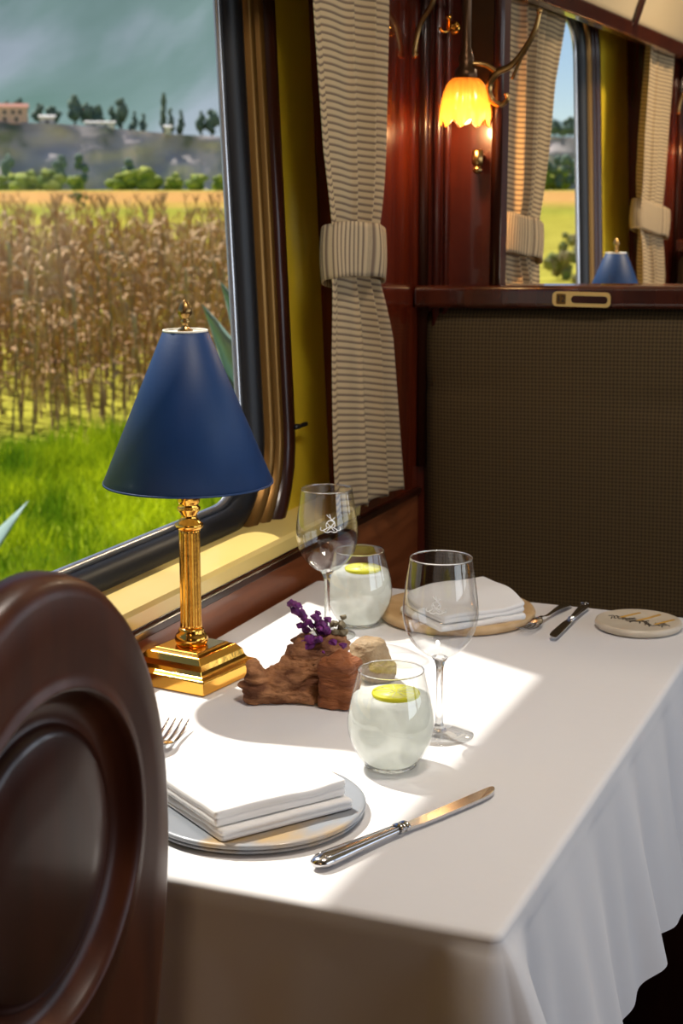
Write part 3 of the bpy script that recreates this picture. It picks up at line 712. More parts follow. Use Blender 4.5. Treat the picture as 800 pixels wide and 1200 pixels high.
TUM = [(.0, .0022), (.022, .0022), (.028, .004), (.036, .014), (.0440, .030), (.0470, .045), (.0465, .058), (.0435, .074), (.0395, .090), (.0352, .108)]
def tumbler(label, loc, lem, rz=0, sc=1.0):
    t = thing('tumbler', label, 'water glass', loc, rz)
    bp = catmull([(r, 0, z) for r, z in TUM[1:]], 5)
    g = G(); g.lathe([(p.x, p.z) for p in bp], 72, cap=False); sh = g.build('glass_wall', M['frost'], t)
    g = G(); g.lathe([(.0349, .1075), (.0355, .1075), (.0356, .1086), (.0352, .1090), (.0348, .1086), (.0349, .1075)], 72, cap=False); g.build('rim', M['crystal'], sh)
    g = G(); g.lathe([(0, 0), (.026, 0), (.0285, .002), (.028, .004), (.022, .0026), (0, .0026)], 48); g.build('glass_base', M['crystal'], t)
    w = [(p.x-.0012, p.z+.0015) for p in bp if p.z < .079]
    g = G(); g.lathe(w, 72); g.build('iced_water', M['water'], t)
    zt = w[-1][1]
    lg = thing('lemon_slice', lem, 'lemon slice', (loc[0]+.004*sc, loc[1]+.004*sc, loc[2]+(zt+.0005)*sc))
    g = G(); g.lathe([(0, -.001), (.024, -.001), (.0255, 0), (.0262, .002), (.0255, .004), (.0242, .0046), (.0235, .0043)], 48); rindo = g.build('rind', M['lemon'], lg)
    g = G(); g.lathe([(0, .0044), (.0235, .0044), (.0235, .0038), (0, .0038)], 48); g.build('flesh', M['lemon_flesh'], lg)
    g = G()
    for k in range(9):
        a = 2*PI*k/9; g.tube([(.003*math.cos(a), .003*math.sin(a), .0046), (.021*math.cos(a), .021*math.sin(a), .0046)], .0003, 5)
    g.build('membrane', M['white'], lg)
    if sc != 1: t.scale = (sc,)*3; lg.scale = (sc,)*3
    return t
tumbler('stemless tumbler of cloudy water in front, beside the near knife', (-.570, 1.523, TZ), 'lemon slice floating in the front tumbler')
tumbler('stemless tumbler of cloudy water at the back, behind the driftwood', (-.811, 2.034, TZ), 'lemon slice floating in the back tumbler')

# ------------------------------------------------------------------ plates, napkins, cutlery
def plate_near():
    t = thing('charger_plate', 'round grey and tan marbled charger under the near napkin', 'plate', (-.652, 1.350, TZ))
    g = G(); g.lathe([(0, 0), (.104, 0), (.109, .002), (.1115, .0045), (.1105, .0058), (.1085, .0062)], 96); g.build('lower_rim', M['marble'], t)
    g = G(); g.lathe([(0, .006), (.109, .006), (.113, .0085), (.113, .0105), (.1115, .012), (.108, .0125), (.106, .0115), (0, .0115)], 96); g.build('disc', M['marble'], t)
plate_near()
def plate_far():
    t = thing('charger_plate', 'round pale wooden charger under the far napkin', 'plate', (-.695, 2.128, TZ))
    g = G(); g.lathe([(0, 0), (.108, 0), (.113, .003), (.115, .008), (.113, .013), (.108, .014), (.100, .0125), (.098, .0115), (0, .0115)], 96); g.build('disc', M['pale_wood'], t)
plate_far()
def side_plate():
    t = thing('side_plate', 'cream ceramic side plate painted with brown twigs at the table corner', 'plate', (-.436, 2.168, TZ))
    R0 = .0615
    g = G(); g.lathe([(0, 0), (R0-.006, 0), (R0-.001, .003), (R0, .007), (R0-.001, .0105), (R0-.004, .0115), (R0-.008, .0105), (0, .0100)], 80); g.build('dish', M['ceramic'], t)
    g = G(); random.seed(3)
    c, s_ = math.cos(R(-20)), math.sin(R(-20))
    def P(u, w): return (u*c-w*s_, u*s_+w*c, .0106)
    for k in range(11):
        u0 = -.045+.0078*k; w0 = random.uniform(-.012, .004)
        pts = [P(u0+.004*q, w0+.006*math.sin(q*1.3+k)) for q in range(5)]
        g.tube(pts, .0010, 6, .5)
        g.tube([P(u0+.006, w0), P(u0+.011, w0+random.choice((-1, 1))*.010)], .0009, 6, .5)
    g.build('painted_twigs', M['paint_dark'], t)
    for k, u in enumerate((-.024, .003, .032)):
        g = G(); g.tube([P(u+.004, .046-.010*(k != 1)), P(u+.001, .020), P(u-.003, -.004)], .0026, 8, .3); g.build('painted_stroke', M['paint_ochre'], t)
side_plate()
def napkin(label, loc, rz, w, d, layers, lift=0, seed=0):
    t = thing('folded_napkin', label, 'napkin', loc, rz)
    z = 0
    for li, (th, ox, oy, k, nf) in enumerate(layers):
        def ringpts(ins):
            W, D_ = w*k-2*ins, d*k-2*ins; r = max(.0035-ins*.3, .0008); P = []
            for sx, sy, a0 in ((1, -1, -90), (1, 1, 0), (-1, 1, 90), (-1, -1, 180)):
                for q in range(5):
                    a = R(a0+90*q/4); P.append((ox+sx*(W/2-r)+r*math.cos(a), oy+sy*(D_/2-r)+r*math.sin(a)))
                nsx, nsy = {(1, -1): (1, 1), (1, 1): (-1, 1), (-1, 1): (-1, -1), (-1, -1): (1, -1)}[(sx, sy)]
                a = R(a0+90); p = (ox+sx*(W/2-r)+r*math.cos(a), oy+sy*(D_/2-r)+r*math.sin(a)); q2 = (ox+nsx*(W/2-r)+r*math.cos(a), oy+nsy*(D_/2-r)+r*math.sin(a))
                for q in range(1, 20): P.append((p[0]+(q2[0]-p[0])*q/20, p[1]+(q2[1]-p[1])*q/20))
            return P
        prof = [(.004, .0)]
        fh = th/nf                                     # each fold of cloth has its own rounded edge
        for q in range(nf):
            b = q*fh
            prof += [(.0012, b+.0003), (.0004, b+fh*.2), (.0, b+fh*.5), (.0004, b+fh*.8), (.0012, b+fh-.0003)]
        prof += [(.003, th), (.012, th), (.03, th), (.05, th)]
        loops = [(ringpts(a), b) for a, b in prof]; n = len(loops[0][0]); v = []; f = []
        def dz(x, y, h):
            e = noise.noise(Vector((x*16, y*16, seed+li*3)))*.0026+noise.noise(Vector((x*45, y*45, seed+li)))*.0008
            lf = lift*smooth((x/w*1.3+y/d*1.5+.35))*(1 if li == len(layers)-1 else .35)
            return (e*min(1, h/.006+.15)+lf*(.4+.6*min(1, h/th))) if (li or lift) or h > .003 else 0
        for P, b in loops:
            for x, y in P: v.append((x, y, z+b+dz(x, y, b)))
        for i in range(len(loops)-1):
            for q in range(n): j = (q+1) % n; f.append((i*n+q, i*n+j, (i+1)*n+j, (i+1)*n+q))
        f.append(tuple((len(loops)-1)*n+q for q in range(n))); f.append(tuple(reversed(range(n))))
        link_mesh('fold_layer', v, f, M['napkin'], t)
        z += th+.0012
    return t
napkin('white linen napkin folded square on the near marbled charger', (-.648, 1.340, TZ+.0122), R(56), .150, .118, [(.011, .002, -.007, 1.0, 2), (.016, 0, .001, .99, 2)], 0, 1)
napkin('white linen napkin folded loosely on the far pale wooden charger', (-.672, 2.085, TZ+.0125), R(50), .142, .116, [(.008, 0, 0, 1.0, 1), (.012, .004, .002, .95, 2)], .018, 5)

def knife(label, tip, butt, mat='steel'):
    tip = Vector(tip); butt = Vector(butt); d = tip-butt; L_ = d.length; a = math.atan2(d.y, d.x)
    t = thing('table_knife', label, 'knife', (butt.x, butt.y, TZ), a); hl = L_*.46; k = L_/.26
    g = G(); P = []; rs = []
    prof = [(0, .002), (.002, .0065), (.008, .0098), (.018, .0106), (.035, .0098), (.06, .0082), (.085, .0068), (.105, .0060), (.114, .0062)]
    for x, r_ in prof: P.append((x*k, 0, .0066)); rs.append(r_*k)
    g.tube(P, rs, 24, .58); h = g.build('handle', M[mat], t)
    g = G()
    for sy in (-1, 1):
        g.tube([(x*k, sy*r_*k*.60, .0066+.0048*k*(r_/.0106)) for x, r_ in prof[2:]], .0009, 8)
    g.tube([(.012*k, s_*.006, .0118) for s_ in (-1, 0, 1)], .0008, 8)
    g.build('handle_bead', M[mat], h)
    g = G()
    for x, r_ in ((.1135, .0075), (.118, .0062), (.122, .0072)): g.tube([((x-.0015)*k, 0, .0066), ((x+.0015)*k, 0, .0066)], [r_*k]*2, 20, .7)
    g.build('bolster', M[mat], t)
    ol = [(.122, -.0055), (.150, -.0075), (.200, -.0085), (.225, -.0085), (.242, -.0072), (.254, -.0035), (.260, .0025), (.257, .0055), (.240, .0060), (.20, .0056), (.122, .0050)]
    ol = [(p.x, p.y) for p in catmull([(x*k, y, 0) for x, y in ol], 4)]
    n = len(ol); v = [(x, y, .0050-(.0018 if y < -.004 else 0)*1) for x, y in ol]+[(x, y, .0066-(.0004 if y < -.004 else 0)) for x, y in ol]
    g = G(); g.add(v, [tuple(range(n)), tuple(reversed(range(n, 2*n)))]+[(i, (i+1) % n, n+(i+1) % n, n+i) for i in range(n)]); g.build('blade', M[mat], t, smooth=False)
    return t
knife('silver table knife with ribbed handle lying right of the near charger', (-.441, 1.489, 0), (-.540, 1.243, 0))
knife('silver table knife between the far fork and the painted side plate', (-.531, 2.052, 0), (-.529, 2.236, 0))
def fork(label, tip, butt, bow=1):
    tip = Vector(tip); butt = Vector(butt); d = tip-butt; L_ = d.length; a = math.atan2(d.y, d.x); k = L_/.20
    t = thing('table_fork', label, 'fork', (butt.x, butt.y, TZ), a)
    def zc(x): return .003+.007*math.sin(min(1, x/.13)*PI)*.5+(.012*math.exp(-((x-.13)/.022)**2))*.6
    xs = [i/30*.135 for i in range(31)]
    wd = [(0, .004), (.004, .0075), (.015, .0092), (.04, .0070), (.07, .0040), (.10, .0030), (.125, .0034), (.135, .0050)]
    g = G(); g.tube([(x*k, 0, zc(x)+.001) for x in xs], [interp(wd, x)*k for x in xs], 14, .33); g.build('handle', M['steel'], t)
    g = G(); xs = [.13+i/8*.024 for i in range(9)]
    g.tube([(x*k, 0, zc(x)+.001) for x in xs], [interp([(.13, .0042), (.140, .0105), (.150, .0122), (.154, .0122)], x)*k for x in xs], 16, .11)
    g.build('head', M['steel'], t)
    for q in range(4):
        y = (-1.5+q)*.0066*k; xs = [.150+i/8*.056 for i in range(9)]
        g = G(); g.tube([(x*k, y, zc(x)+.001+.006*((x-.15)/.05)**2) for x in xs], [.0018*k*(1-.55*max(0, (x-.18)/.02)) if x > .18 else .0018*k for x in xs], 8, .7); g.build('tine', M['steel'], t)
    return t
fork('silver dinner fork left of the near charger, tines showing past the chair', (-.838, 1.535, 0), (-.786, 1.30, 0))
fork('silver dinner fork beside the far charger with tines towards the camera', (-.577, 2.066, 0), (-.556, 2.240, 0))

# ------------------------------------------------------------------ driftwood centrepiece
def sculpt(name, blobs, mat, label, cat, voxel=.004, amp=.003, fr=60, base=TZ, ridge=0):
    g = G()
    for (c, r_, sc) in blobs: g.blob(c, r_, 3, .0, 1, sc)
    o = g.build(name, mat); m = o.modifiers.new('r', 'REMESH'); m.mode = 'VOXEL'; m.voxel_size = voxel; m.use_smooth_shade = True
    bpy.context.view_layer.update()
    me = bpy.data.meshes.new_from_object(o.evaluated_get(bpy.context.evaluated_depsgraph_get())); o.modifiers.clear(); o.data = me
    for it in range(3):
        pass
    me.calc_loop_triangles() if hasattr(me, 'calc_loop_triangles') else None
    nrm = [v.normal.copy() for v in me.vertices]
    for v, nn in zip(me.vertices, nrm):
        p = v.co; d = amp*(noise.noise(p*fr)+.5*noise.noise(p*fr*2.3))
        if ridge: d += amp*.8*(1-abs(noise.noise(Vector((p.x*fr*.5, p.y*fr*.5, p.z*fr*3)))*3))
        v.co = p+nn*d
        if v.co.z < base+.0005: v.co.z = base+.0005
    for p in me.polygons: p.use_smooth = True
    me.materials.clear(); me.materials.append(mat); tag(o, label, cat); return o
sculpt('driftwood', [((-.796, 1.668, .765), .021, (1, 1, 1)), ((-.798, 1.664, .782), .015, (.9, 1, 1.1)), ((-.800, 1.663, .795), .008, (1, 1, 1)),
       ((-.780, 1.680, .766), .024, (1.1, 1, .8)), ((-.763, 1.700, .772), .029, (1.1, 1, .95)), ((-.752, 1.716, .784), .030, (1, 1, 1.05)), ((-.745, 1.728, .797), .024, (1, 1, 1)),
       ((-.738, 1.735, .780), .030, (.9, 1, 1.1)), ((-.764, 1.730, .815), .012, (1.3, 1, .6)), ((-.728, 1.742, .806), .017, (1, 1, 1)), ((-.757, 1.690, .758), .018, (2.0, 1.3, .6))],
       M['bark'], 'gnarled brown driftwood root holding purple flowers beside the lamp', 'driftwood', .0035, .0045, 55, ridge=1)
sculpt('wood_stump', [((-.699+a, 1.690+b, z), .0125, (1, 1, 1)) for a in (-.011, 0, .011) for b in (-.010, .010) for z in (.758, .768, .778, .788, .798+(.006 if a == 0 else 0))],
       M['stump'], 'squat red brown wooden stump between driftwood and front tumbler', 'stump', .0035, .0025, 60, ridge=1)
sculpt('wood_stump', [((-.704, 1.802, .772), .026, (1.1, 1, .9)), ((-.705, 1.805, .787), .022, (1.15, 1, .8)), ((-.690, 1.797, .765), .024, (1, 1, .8))],
       M['stump_grey'], 'pale grey brown rounded stump behind the front tumbler', 'stump', .0035, .0025, 60)
fl = thing('flower_sprig', 'sprig of dried purple flowers standing in the driftwood', 'flowers', (-.732, 1.742, .80))
random.seed(11)
g = G(); gs = G(); gd = G()
for (tip, n, off) in (((-.040, -.030, .066), 34, 0), ((-.012, -.012, .045), 30, 1), ((.010, .004, .040), 16, 2), ((-.016, -.03, .02), 24, 3), ((.004, -.014, .012), 22, 4)):
    T = Vector(tip); base = Vector((.0, .0, -.012)); pts = catmull([base, base.lerp(T, .5)+Vector((.002, 0, .006)), T], 6); gs.tube(pts, .0012, 6)
    for k in range(n):
        tt = .25+.75*random.random(); p = pts[int(tt*(len(pts)-1))]+Vector((random.gauss(0, .0045), random.gauss(0, .0045), random.gauss(0, .004)))
        (gd if off == 2 else g).blob(p, random.uniform(.0042, .0068), 1, .4, 2.5, (1, 1, .8), seed=k+off*50)
gs.build('stem', M['dry_green'], fl); g.build('blossom', M['purple'], fl, smooth=False); gd.build('dry_bud', M['dry_green'], fl, smooth=False)

# ------------------------------------------------------------------ near chair
ch = thing('dining_chair', 'polished dark mahogany chair with oval panel back in the left foreground', 'chair', (-.588, .866, 0), 0)
WA = R(93.5)                                     # direction of the back (along its width)
wv = Vector((math.cos(WA), math.sin(WA), 0)); nv = Vector((wv.y, -wv.x, 0))   # nv towards camera side
def hwid(z):
    A = .190; zc = .87; top = 1.112
    if z >= zc: k = (z-zc)/(top-zc); return A*math.sqrt(max(0, 1-k**2.15))
    return A*(1-.30*smooth((zc-z)/.36))
def chair_back():
    # concentric loops from the outer silhouette to the inner oval, with relief d towards the viewer
    nA = 120
    zc, rz_, rw = .905, .128, .136
    outer = []; inner = []
    for k in range(nA):
        a = 2*PI*k/nA; dx, dz = math.cos(a), math.sin(a)
        # march to the silhouette
        lo, hi = 0, .9
        for _ in range(40):
            m_ = (lo+hi)/2; x = dx*m_; z = .90+dz*m_
            ok = (.50 <= z <= 1.112) and abs(x) <= hwid(z)
            if ok: lo = m_
            else: hi = m_
        outer.append((dx*lo, .90+dz*lo)); inner.append((rw*dx, zc+rz_*dz))
    def mixp(t, off=0):
        P = []
        for (a, b), (c, d) in zip(outer, inner):
            x = a+(c-a)*t; z = b+(d-b)*t; P.append((x, z))
        return P
    def shrink(P, s, c=(0, .90)): return [((x-c[0])*s+c[0], (z-c[1])*s+c[1]) for x, z in P]
    g = G(); loops = []
    T = .017
    prof = [(0.0, -T*.6), (0.0, 0), (.03, T*.55), (.10, T*.9), (.22, T*1.05), (.6, T*1.12), (.86, T*1.0)]
    for t, d in prof: loops.append(([(x, z) for x, z in mixp(t)], d))
    for s, d in ((1.0, T*1.02), (.99, T*1.10), (.97, T*1.06), (.945, T*.75), (.91, T*.2), (.86, -T*.05), (.80, -T*.1), (.775, T*.0)): loops.append((shrink(inner, s, (0, zc)), d))
    v = []; f = []
    for P, d in loops: v += [wv*x+Vector((0, 0, z))+nv*d for x, z in P]
    for i in range(len(loops)-1):
        for k in range(nA): j = (k+1) % nA; f.append((i*nA+k, i*nA+j, (i+1)*nA+j, (i+1)*nA+k))
    # rear side
    b0 = len(v); v += [wv*x+Vector((0, 0, z))-nv*T*1.0 for x, z in shrink(outer, .97)]
    for k in range(nA): j = (k+1) % nA; f.append((b0+k, b0+j, j, k))
    f.append(tuple(b0+k for k in range(nA)))
    g.add(v, f); g.build('back_frame', M['chair_wood'], ch)
    v = []; f = []
    lev = [(.78, -T*.1), (.765, T*.25), (.70, T*.45), (.5, T*.55), (.25, T*.6), (.02, T*.62)]
    for s, d in lev: v += [wv*x+Vector((0, 0, z))+nv*d for x, z in shrink(inner, s, (0, zc))]
    for i in range(len(lev)-1):
        for k in range(nA): j = (k+1) % nA; f.append((i*nA+k, i*nA+j, (i+1)*nA+j, (i+1)*nA+k))
    f.append(tuple((len(lev)-1)*nA+k for k in range(nA)))
    link_mesh('oval_panel', v, f, M['mahogany_dark'], ch)
chair_back()
sd = -nv                                           # the seat goes away from the viewer, towards the window
def cp(a, b, z): return wv*a+sd*b+Vector((0, 0, z))
P = [(x, y) for x, y in rrect(0, .165, .40, .33, .06)]
g = G(); g.prism(P, lambda a, b, w: cp(a, b+.01, .43+w), .035); g.build('seat_frame', M['chair_wood'], ch, bevel=.006, smooth=False)
g = G(); g.prism([(x*.93, (y-.165)*.93+.165) for x, y in P], lambda a, b, w: cp(a, b+.01, .462+w), .035); g.build('seat_pad', M['upholstery'], ch, bevel=.014, smooth=False)
for a, b in ((-.165, .0), (.165, .0), (-.165, .30), (.165, .30)):
    g = G()
    if b == 0: g.tube([cp(a, b+.0, .56), cp(a, b+.01, .43), cp(a*1.02, b-.0, .22), cp(a*1.05, b-.03, 0.002)], [.019, .022, .018, .014], 14)
    else: g.tube([cp(a, b, .44), cp(a, b, .38), cp(a, b+.005, .2), cp(a, b+.01, .03), cp(a, b+.01, .002)], [.022, .021, .015, .012, .014], 14)
    g.build('leg', M['chair_wood'], ch)

# ------------------------------------------------------------------ unseen ceiling lamps added as fill light
def fill_ceiling_lamp(label, x, y):
    t = thing('fill_ceiling_lamp', label, 'lamp', (x, y, 2.285), 0, None)
    g = G(); g.lathe([(.10, 0), (.11, -.01), (.10, -.03), (.09, -.03), (.09, 0)], 40); g.build('lamp_ring', M['old_brass'], t)
    g = G(); g.lathe([(.09, -.02), (.08, -.04), (.05, -.055), (0, -.06)], 40); g.build('glass_dome', M['ceiling_fill_bulb'], t)
    return t
CL = [(-.3, 1.45, 'unseen ceiling lamp added to brighten the near table', 11.5, (1, .90, .80)), (-.12, 4.4, 'unseen ceiling lamp added to brighten the far bay', 22, (1, .80, .55)), (.1, -.7, 'unseen ceiling lamp added behind the viewer as warm fill', 7, (1, .62, .32))]
for x, y, lb, en, cl_ in CL:
    fill_ceiling_lamp(lb, x, y)
    l = bpy.data.lights.new('ceiling_fill_light', 'AREA'); l.shape = 'DISK'; l.size = .3; l.energy = en; l.color = cl_
    lo = bpy.data.objects.new('ceiling_fill_light', l); COL.objects.link(lo); lo.location = (x, y, 2.21)

# ------------------------------------------------------------------ outdoors
def gh(d): return -1.2+1.25*smooth((d-50)/290)
nd_, ne_ = 120, 60; v = []; f = []
for i in range(nd_+1):
    d = 1.0+(i/nd_)**2.2*420
    for j in range(ne_+1):
        e = (-1+2*j/ne_)*(30+d*1.1)
        z = gh(d)+(.12*noise.noise(Vector((d*.25, e*.25, 0))) if d < 40 else 0)
        p = DD*d+EE*e; v.append((p.x, p.y, z if p.x < -1.3 else -1.25))
W_ = ne_+1
for i in range(nd_):
    for j in range(ne_): f.append((i*W_+j, i*W_+j+1, (i+1)*W_+j+1, (i+1)*W_+j))
struct(link_mesh('ground_field', v, f, M['field']))
# meadow grass beside the line (nobody could count the blades)
random.seed(5); v = []; f = []
for k in range(62000):
    d = 6.5+11.5*random.random()**.8; e = -9+11.5*random.random()+0
    if d > 15.5+1.2*math.sin(e*1.1)+random.random(): continue
    p = DD*d+EE*e
    z = gh(d)+.12*noise.noise(Vector((d*.25, e*.25, 0)))-.02
    tuf = .6+.9*max(0, noise.noise(Vector((d*.9, e*.9, 5)))+.4)
    h = random.uniform(.14, .30)*tuf; a = random.uniform(0, 2*PI); w = .009; ln = Vector((random.gauss(0, .09), random.gauss(0, .09), 0))
    q = Vector((p.x, p.y, z)); s_ = Vector((math.cos(a), math.sin(a), 0))*w; n0 = len(v)
    v += [q-s_, q+s_, q+ln*.4+Vector((0, 0, h*.6))+s_*.7, q+ln*.4+Vector((0, 0, h*.6))-s_*.7, q+ln+Vector((0, 0, h))]
    f += [(n0, n0+1, n0+2, n0+3), (n0+3, n0+2, n0+4)]
tag(link_mesh('meadow_grass', v, f, M['grass']), 'bright green tufted grass below the window beside the corn', 'grass', None, 'stuff')
# corn
def corn_geo(seed):
    random.seed(seed); H = random.uniform(1.9, 2.35); st = G(); lf = G()
    bx, by = random.gauss(0, .07), random.gauss(0, .07)
    P = [Vector((bx*(t**2), by*(t**2), H*t)) for t in (0, .25, .5, .75, 1)]; st.tube(P, [.016, .014, .012, .009, .004], 5)
    for k in range(13):
        t = .22+.76*k/13+random.uniform(-.02, .02); a = random.uniform(0, 2*PI); L_ = random.uniform(.28, .6)*(1.1-.4*t); d = Vector((math.cos(a), math.sin(a), 0)); s_ = Vector((-d.y, d.x, 0))
        o = Vector((bx*t*t, by*t*t, H*t)); up = random.uniform(.0, .22); dr = random.uniform(.2, .6); vv = []; ff = []
        for q in range(6):
            w = q/5; c = o+d*L_*math.sin(min(w*1.1, 1)*PI/2)*.6+Vector((0, 0, up*math.sin(w*PI*.7)-dr*w*w)); wd = .034*math.sin(PI*(.15+.85*w))**.7*(1-w*.5)
            tw = s_*math.cos(w*2+k)+Vector((0, 0, 1))*math.sin(w*2+k)*.6
            vv += [c-tw*wd, c+tw*wd]
            if q: n0 = 2*q; ff.append((n0-2, n0-1, n0+1, n0))
        lf.add(vv, ff)
    for k in range(7):                                # dry tassel
        a = 2*PI*k/7; o = Vector((bx, by, H-.02)); lf.add([o, o+Vector((math.cos(a)*.06, math.sin(a)*.06, .16)), o+Vector((math.cos(a)*.09, math.sin(a)*.09, .22)), o+Vector((math.cos(a)*.03+.012, math.sin(a)*.03, .1))], [(0, 1, 2, 3)])
    return st, lf
protos = []
for sdx in range(5):
    st, lf = corn_geo(100+sdx)
    me = bpy.data.meshes.new('corn_stalk'); nV = len(st.v)
    me.from_pydata([tuple(a) for a in st.v+lf.v], [], [tuple(q) for q in st.f]+[tuple(i+nV for i in q) for q in lf.f])
    me.materials.append(M['cornstem']); me.materials.append(M['cornleaf'])
    for i, p in enumerate(me.polygons): p.material_index = 0 if i < len(st.f) else 1; p.use_smooth = True
    protos.append((me, st, lf))
random.seed(21)
cells = []
for r_ in range(28):
    d = 17.2+r_*.5
    e = -14.0
    while e < 2.6+(d-17)*.09: cells.append((d+random.gauss(0, .12)+.9*math.sin(e*.9)*(1 if r_ < 6 else .3), e+random.gauss(0, .08))); e += .27+.004*(d-17)
def az(d, e): p = DD*d+EE*e; return math.degrees(math.atan2(-p.x, p.y))
cells = [c for c in cells if 25.0 < az(*c) < 52]
cells.sort(key=lambda c: (not az(*c) < 36.5, c[0], c[1]))
nv_ = sum(1 for c in cells if az(*c) < 36.5)
assert nv_ > 300
for (d, e) in cells[:300]:
    me = random.choice(protos)[0]; o = bpy.data.objects.new('corn_stalk', me); COL.objects.link(o); p = DD*d+EE*e
    o.location = (p.x, p.y, gh(d)-.02); o.rotation_euler = (random.gauss(0, .05), random.gauss(0, .05), random.uniform(0, 6.28)); k = random.uniform(.80, 1.0); o.scale = (k, k, k)
    tag(o, 'dry brown corn stalk in the front rows of the field', 'corn stalk', 'dry corn stalks beyond the grass')
far = G()
mi = []
for (d, e) in cells[300:3600]:
    me, st, lf = random.choice(protos); p = DD*d+EE*e; a = random.uniform(0, 6.28); k = random.uniform(.80, 1.0); m_ = Matrix.Translation((p.x, p.y, gh(d)-.02)) @ Matrix.Rotation(a, 4, 'Z') @ Matrix.Scale(k, 4)
    far.add([m_ @ q for q in lf.v], lf.f); mi += [0]*len(lf.f)
    far.add([m_ @ q for q in st.v], st.f)
tag(far.build('corn_field', M['cornleaf']), 'dense dry brown corn filling the rows further back', 'corn', None, 'stuff')
# agaves by the track
def agave(label, loc, size, seed, only=None, tips=()):
    t = thing('agave', label, 'agave plant', loc); random.seed(seed); n = 22 if not only else 14
    for k in range(n):
        a = 2.4*k+random.uniform(-.15, .15); el = R(22+58*k/n) if not only else R(72+14*k/n); L_ = size*random.uniform(.85, 1.05); d = Vector((math.cos(a)*math.cos(el), math.sin(a)*math.cos(el), math.sin(el)))
        s_ = Vector((-math.sin(a), math.cos(a), 0)); up = s_.cross(d).normalized(); up = up if up.z > 0 else -up
        v = []; f = []; m_ = 12
        for q in range(m_+1):
            w = q/m_; c = d*L_*w-Vector((0, 0, .10*size*w*w)) ; hw = size*(.065 if only else .055)*(.55+1.9*w*(1-w)*1.6)*(1-w**5)
            if q == m_: hw = .001
            v += [c-s_*hw+up*hw*.5, c-up*hw*.15, c+s_*hw+up*hw*.5, c-up*hw*.45]
        for q in range(m_):
            for z in range(4): z2 = (z+1) % 4; f.append((q*4+z, q*4+z2, q*4+4+z2, q*4+4+z))
        link_mesh('leaf', v, f, M['agave'], t)
    for (c1, tip) in tips:
        v = []; f = []; m_ = 16; A = Vector((0, 0, 0)); B = Vector(c1)-Vector(loc); T = Vector(tip)-Vector(loc); prev = None
        for q in range(m_+1):
            w = q/m_; c = A*(1-w)**2+B*2*w*(1-w)+T*w*w; tg = (B-A)*(1-w)+(T-B)*w; tg.normalize(); s_ = tg.cross(Vector((-.45, .9, 0))).normalized(); up = s_.cross(tg)
            hw = size*.052*(.7+.5*math.sin(PI*w))*(1-w**4) if q < m_ else .001
            v += [c-s_*hw+up*hw*.4, c-up*hw*.15, c+s_*hw+up*hw*.4, c-up*hw*.4]
        for q in range(m_):
            for z in range(4): z2 = (z+1) % 4; f.append((q*4+z, q*4+z2, q*4+4+z2, q*4+4+z))
        link_mesh('leaf', v, f, M['agave'], t)
    return t
def spot(px, D, z): r_ = ray(px, 600); h = math.hypot(r_.x, r_.y); return (r_.x/h*D, r_.y/h*D, z)
def far_z(py, D): return 1.37-(py-215)/FPX*D
agave('large blue green agave partly hidden behind the right window frame', spot(450, 5.6, -1.1), 1.7, 4, True, [(spot(a, 5.4, far_z(b, 5.4)), spot(c, 5.2, far_z(d, 5.2))) for a, b, c, d in ((345, 520, 241, 352), (345, 470, 262, 326), (330, 560, 243, 405), (350, 430, 280, 318), (375, 480, 318, 300))])
agave('blue green agave at the left with one pointed leaf reaching in', spot(-245, 6.2, -1.15), 1.75, 9)
# weeds in the field seen through the far window
for (px, D, h, lb) in ((655, 44, 1.0, 'dry brown weed in the field, left in the far window'), (674, 40, .7, 'green weed in the field, right in the far window'), (665, 60, .9, 'small distant weed between the two others in the far window'), (105, 150, 1.4, 'small round bush standing alone on the orange field')):
    p = spot(px, D, gh(D)); g = G(); random.seed(px)
    for k in range(16): g.blob((random.gauss(0, h*.22), random.gauss(0, h*.22), h*random.uniform(.15, .9)), h*.16, 1, .4, 2, (1, 1, 1.2), seed=k)
    o = g.build('field_bush', M['weed'], smooth=False); o.location = p; tag(o, lb, 'bush')
# cliff
v = []; f = []; nE, nZ = 260, 16; Dc = 350
def cliff_top(e): return 13.6+1.2*noise.noise(Vector((e*.012, 0, 1)))*2-1.6*smooth((e+25)/60)
def cliff_d(e, t): return Dc+10*noise.noise(Vector((e*.03, 0, 0)))+(4*noise.noise(Vector((e*.13, t*2.2, 4)))+2*noise.noise(Vector((e*.4, t*5, 9))))+t*9
for i in range(nE+1):
    e = -300+i/nE*620
    for j in range(nZ+1):
        t = j/nZ; p = EE*e+DD*cliff_d(e, t); v.append((p.x, p.y, -1+(cliff_top(e)+1)*t))
W_ = nZ+1
for i in range(nE):
    for j in range(nZ): f.append((i*W_+j, (i+1)*W_+j, (i+1)*W_+j+1, i*W_+j+1))
struct(link_mesh('ground_cliff', v, f, M['cliff']))
v = []; f = []; nD = 14
for i in range(nE+1):
    e = -300+i/nE*620
    for j in range(nD+1):
        t = j/nD; d = cliff_d(e, 1)*(1-t)+900*t; p = EE*e*(1+t*2)+DD*d; v.append((p.x, p.y, cliff_top(e)+t*6))
W_ = nD+1
for i in range(nE):
    for j in range(nD): f.append((i*W_+j, (i+1)*W_+j, (i+1)*W_+j+1, i*W_+j+1))
struct(link_mesh('ground_plateau', v, f, M['plateau']))
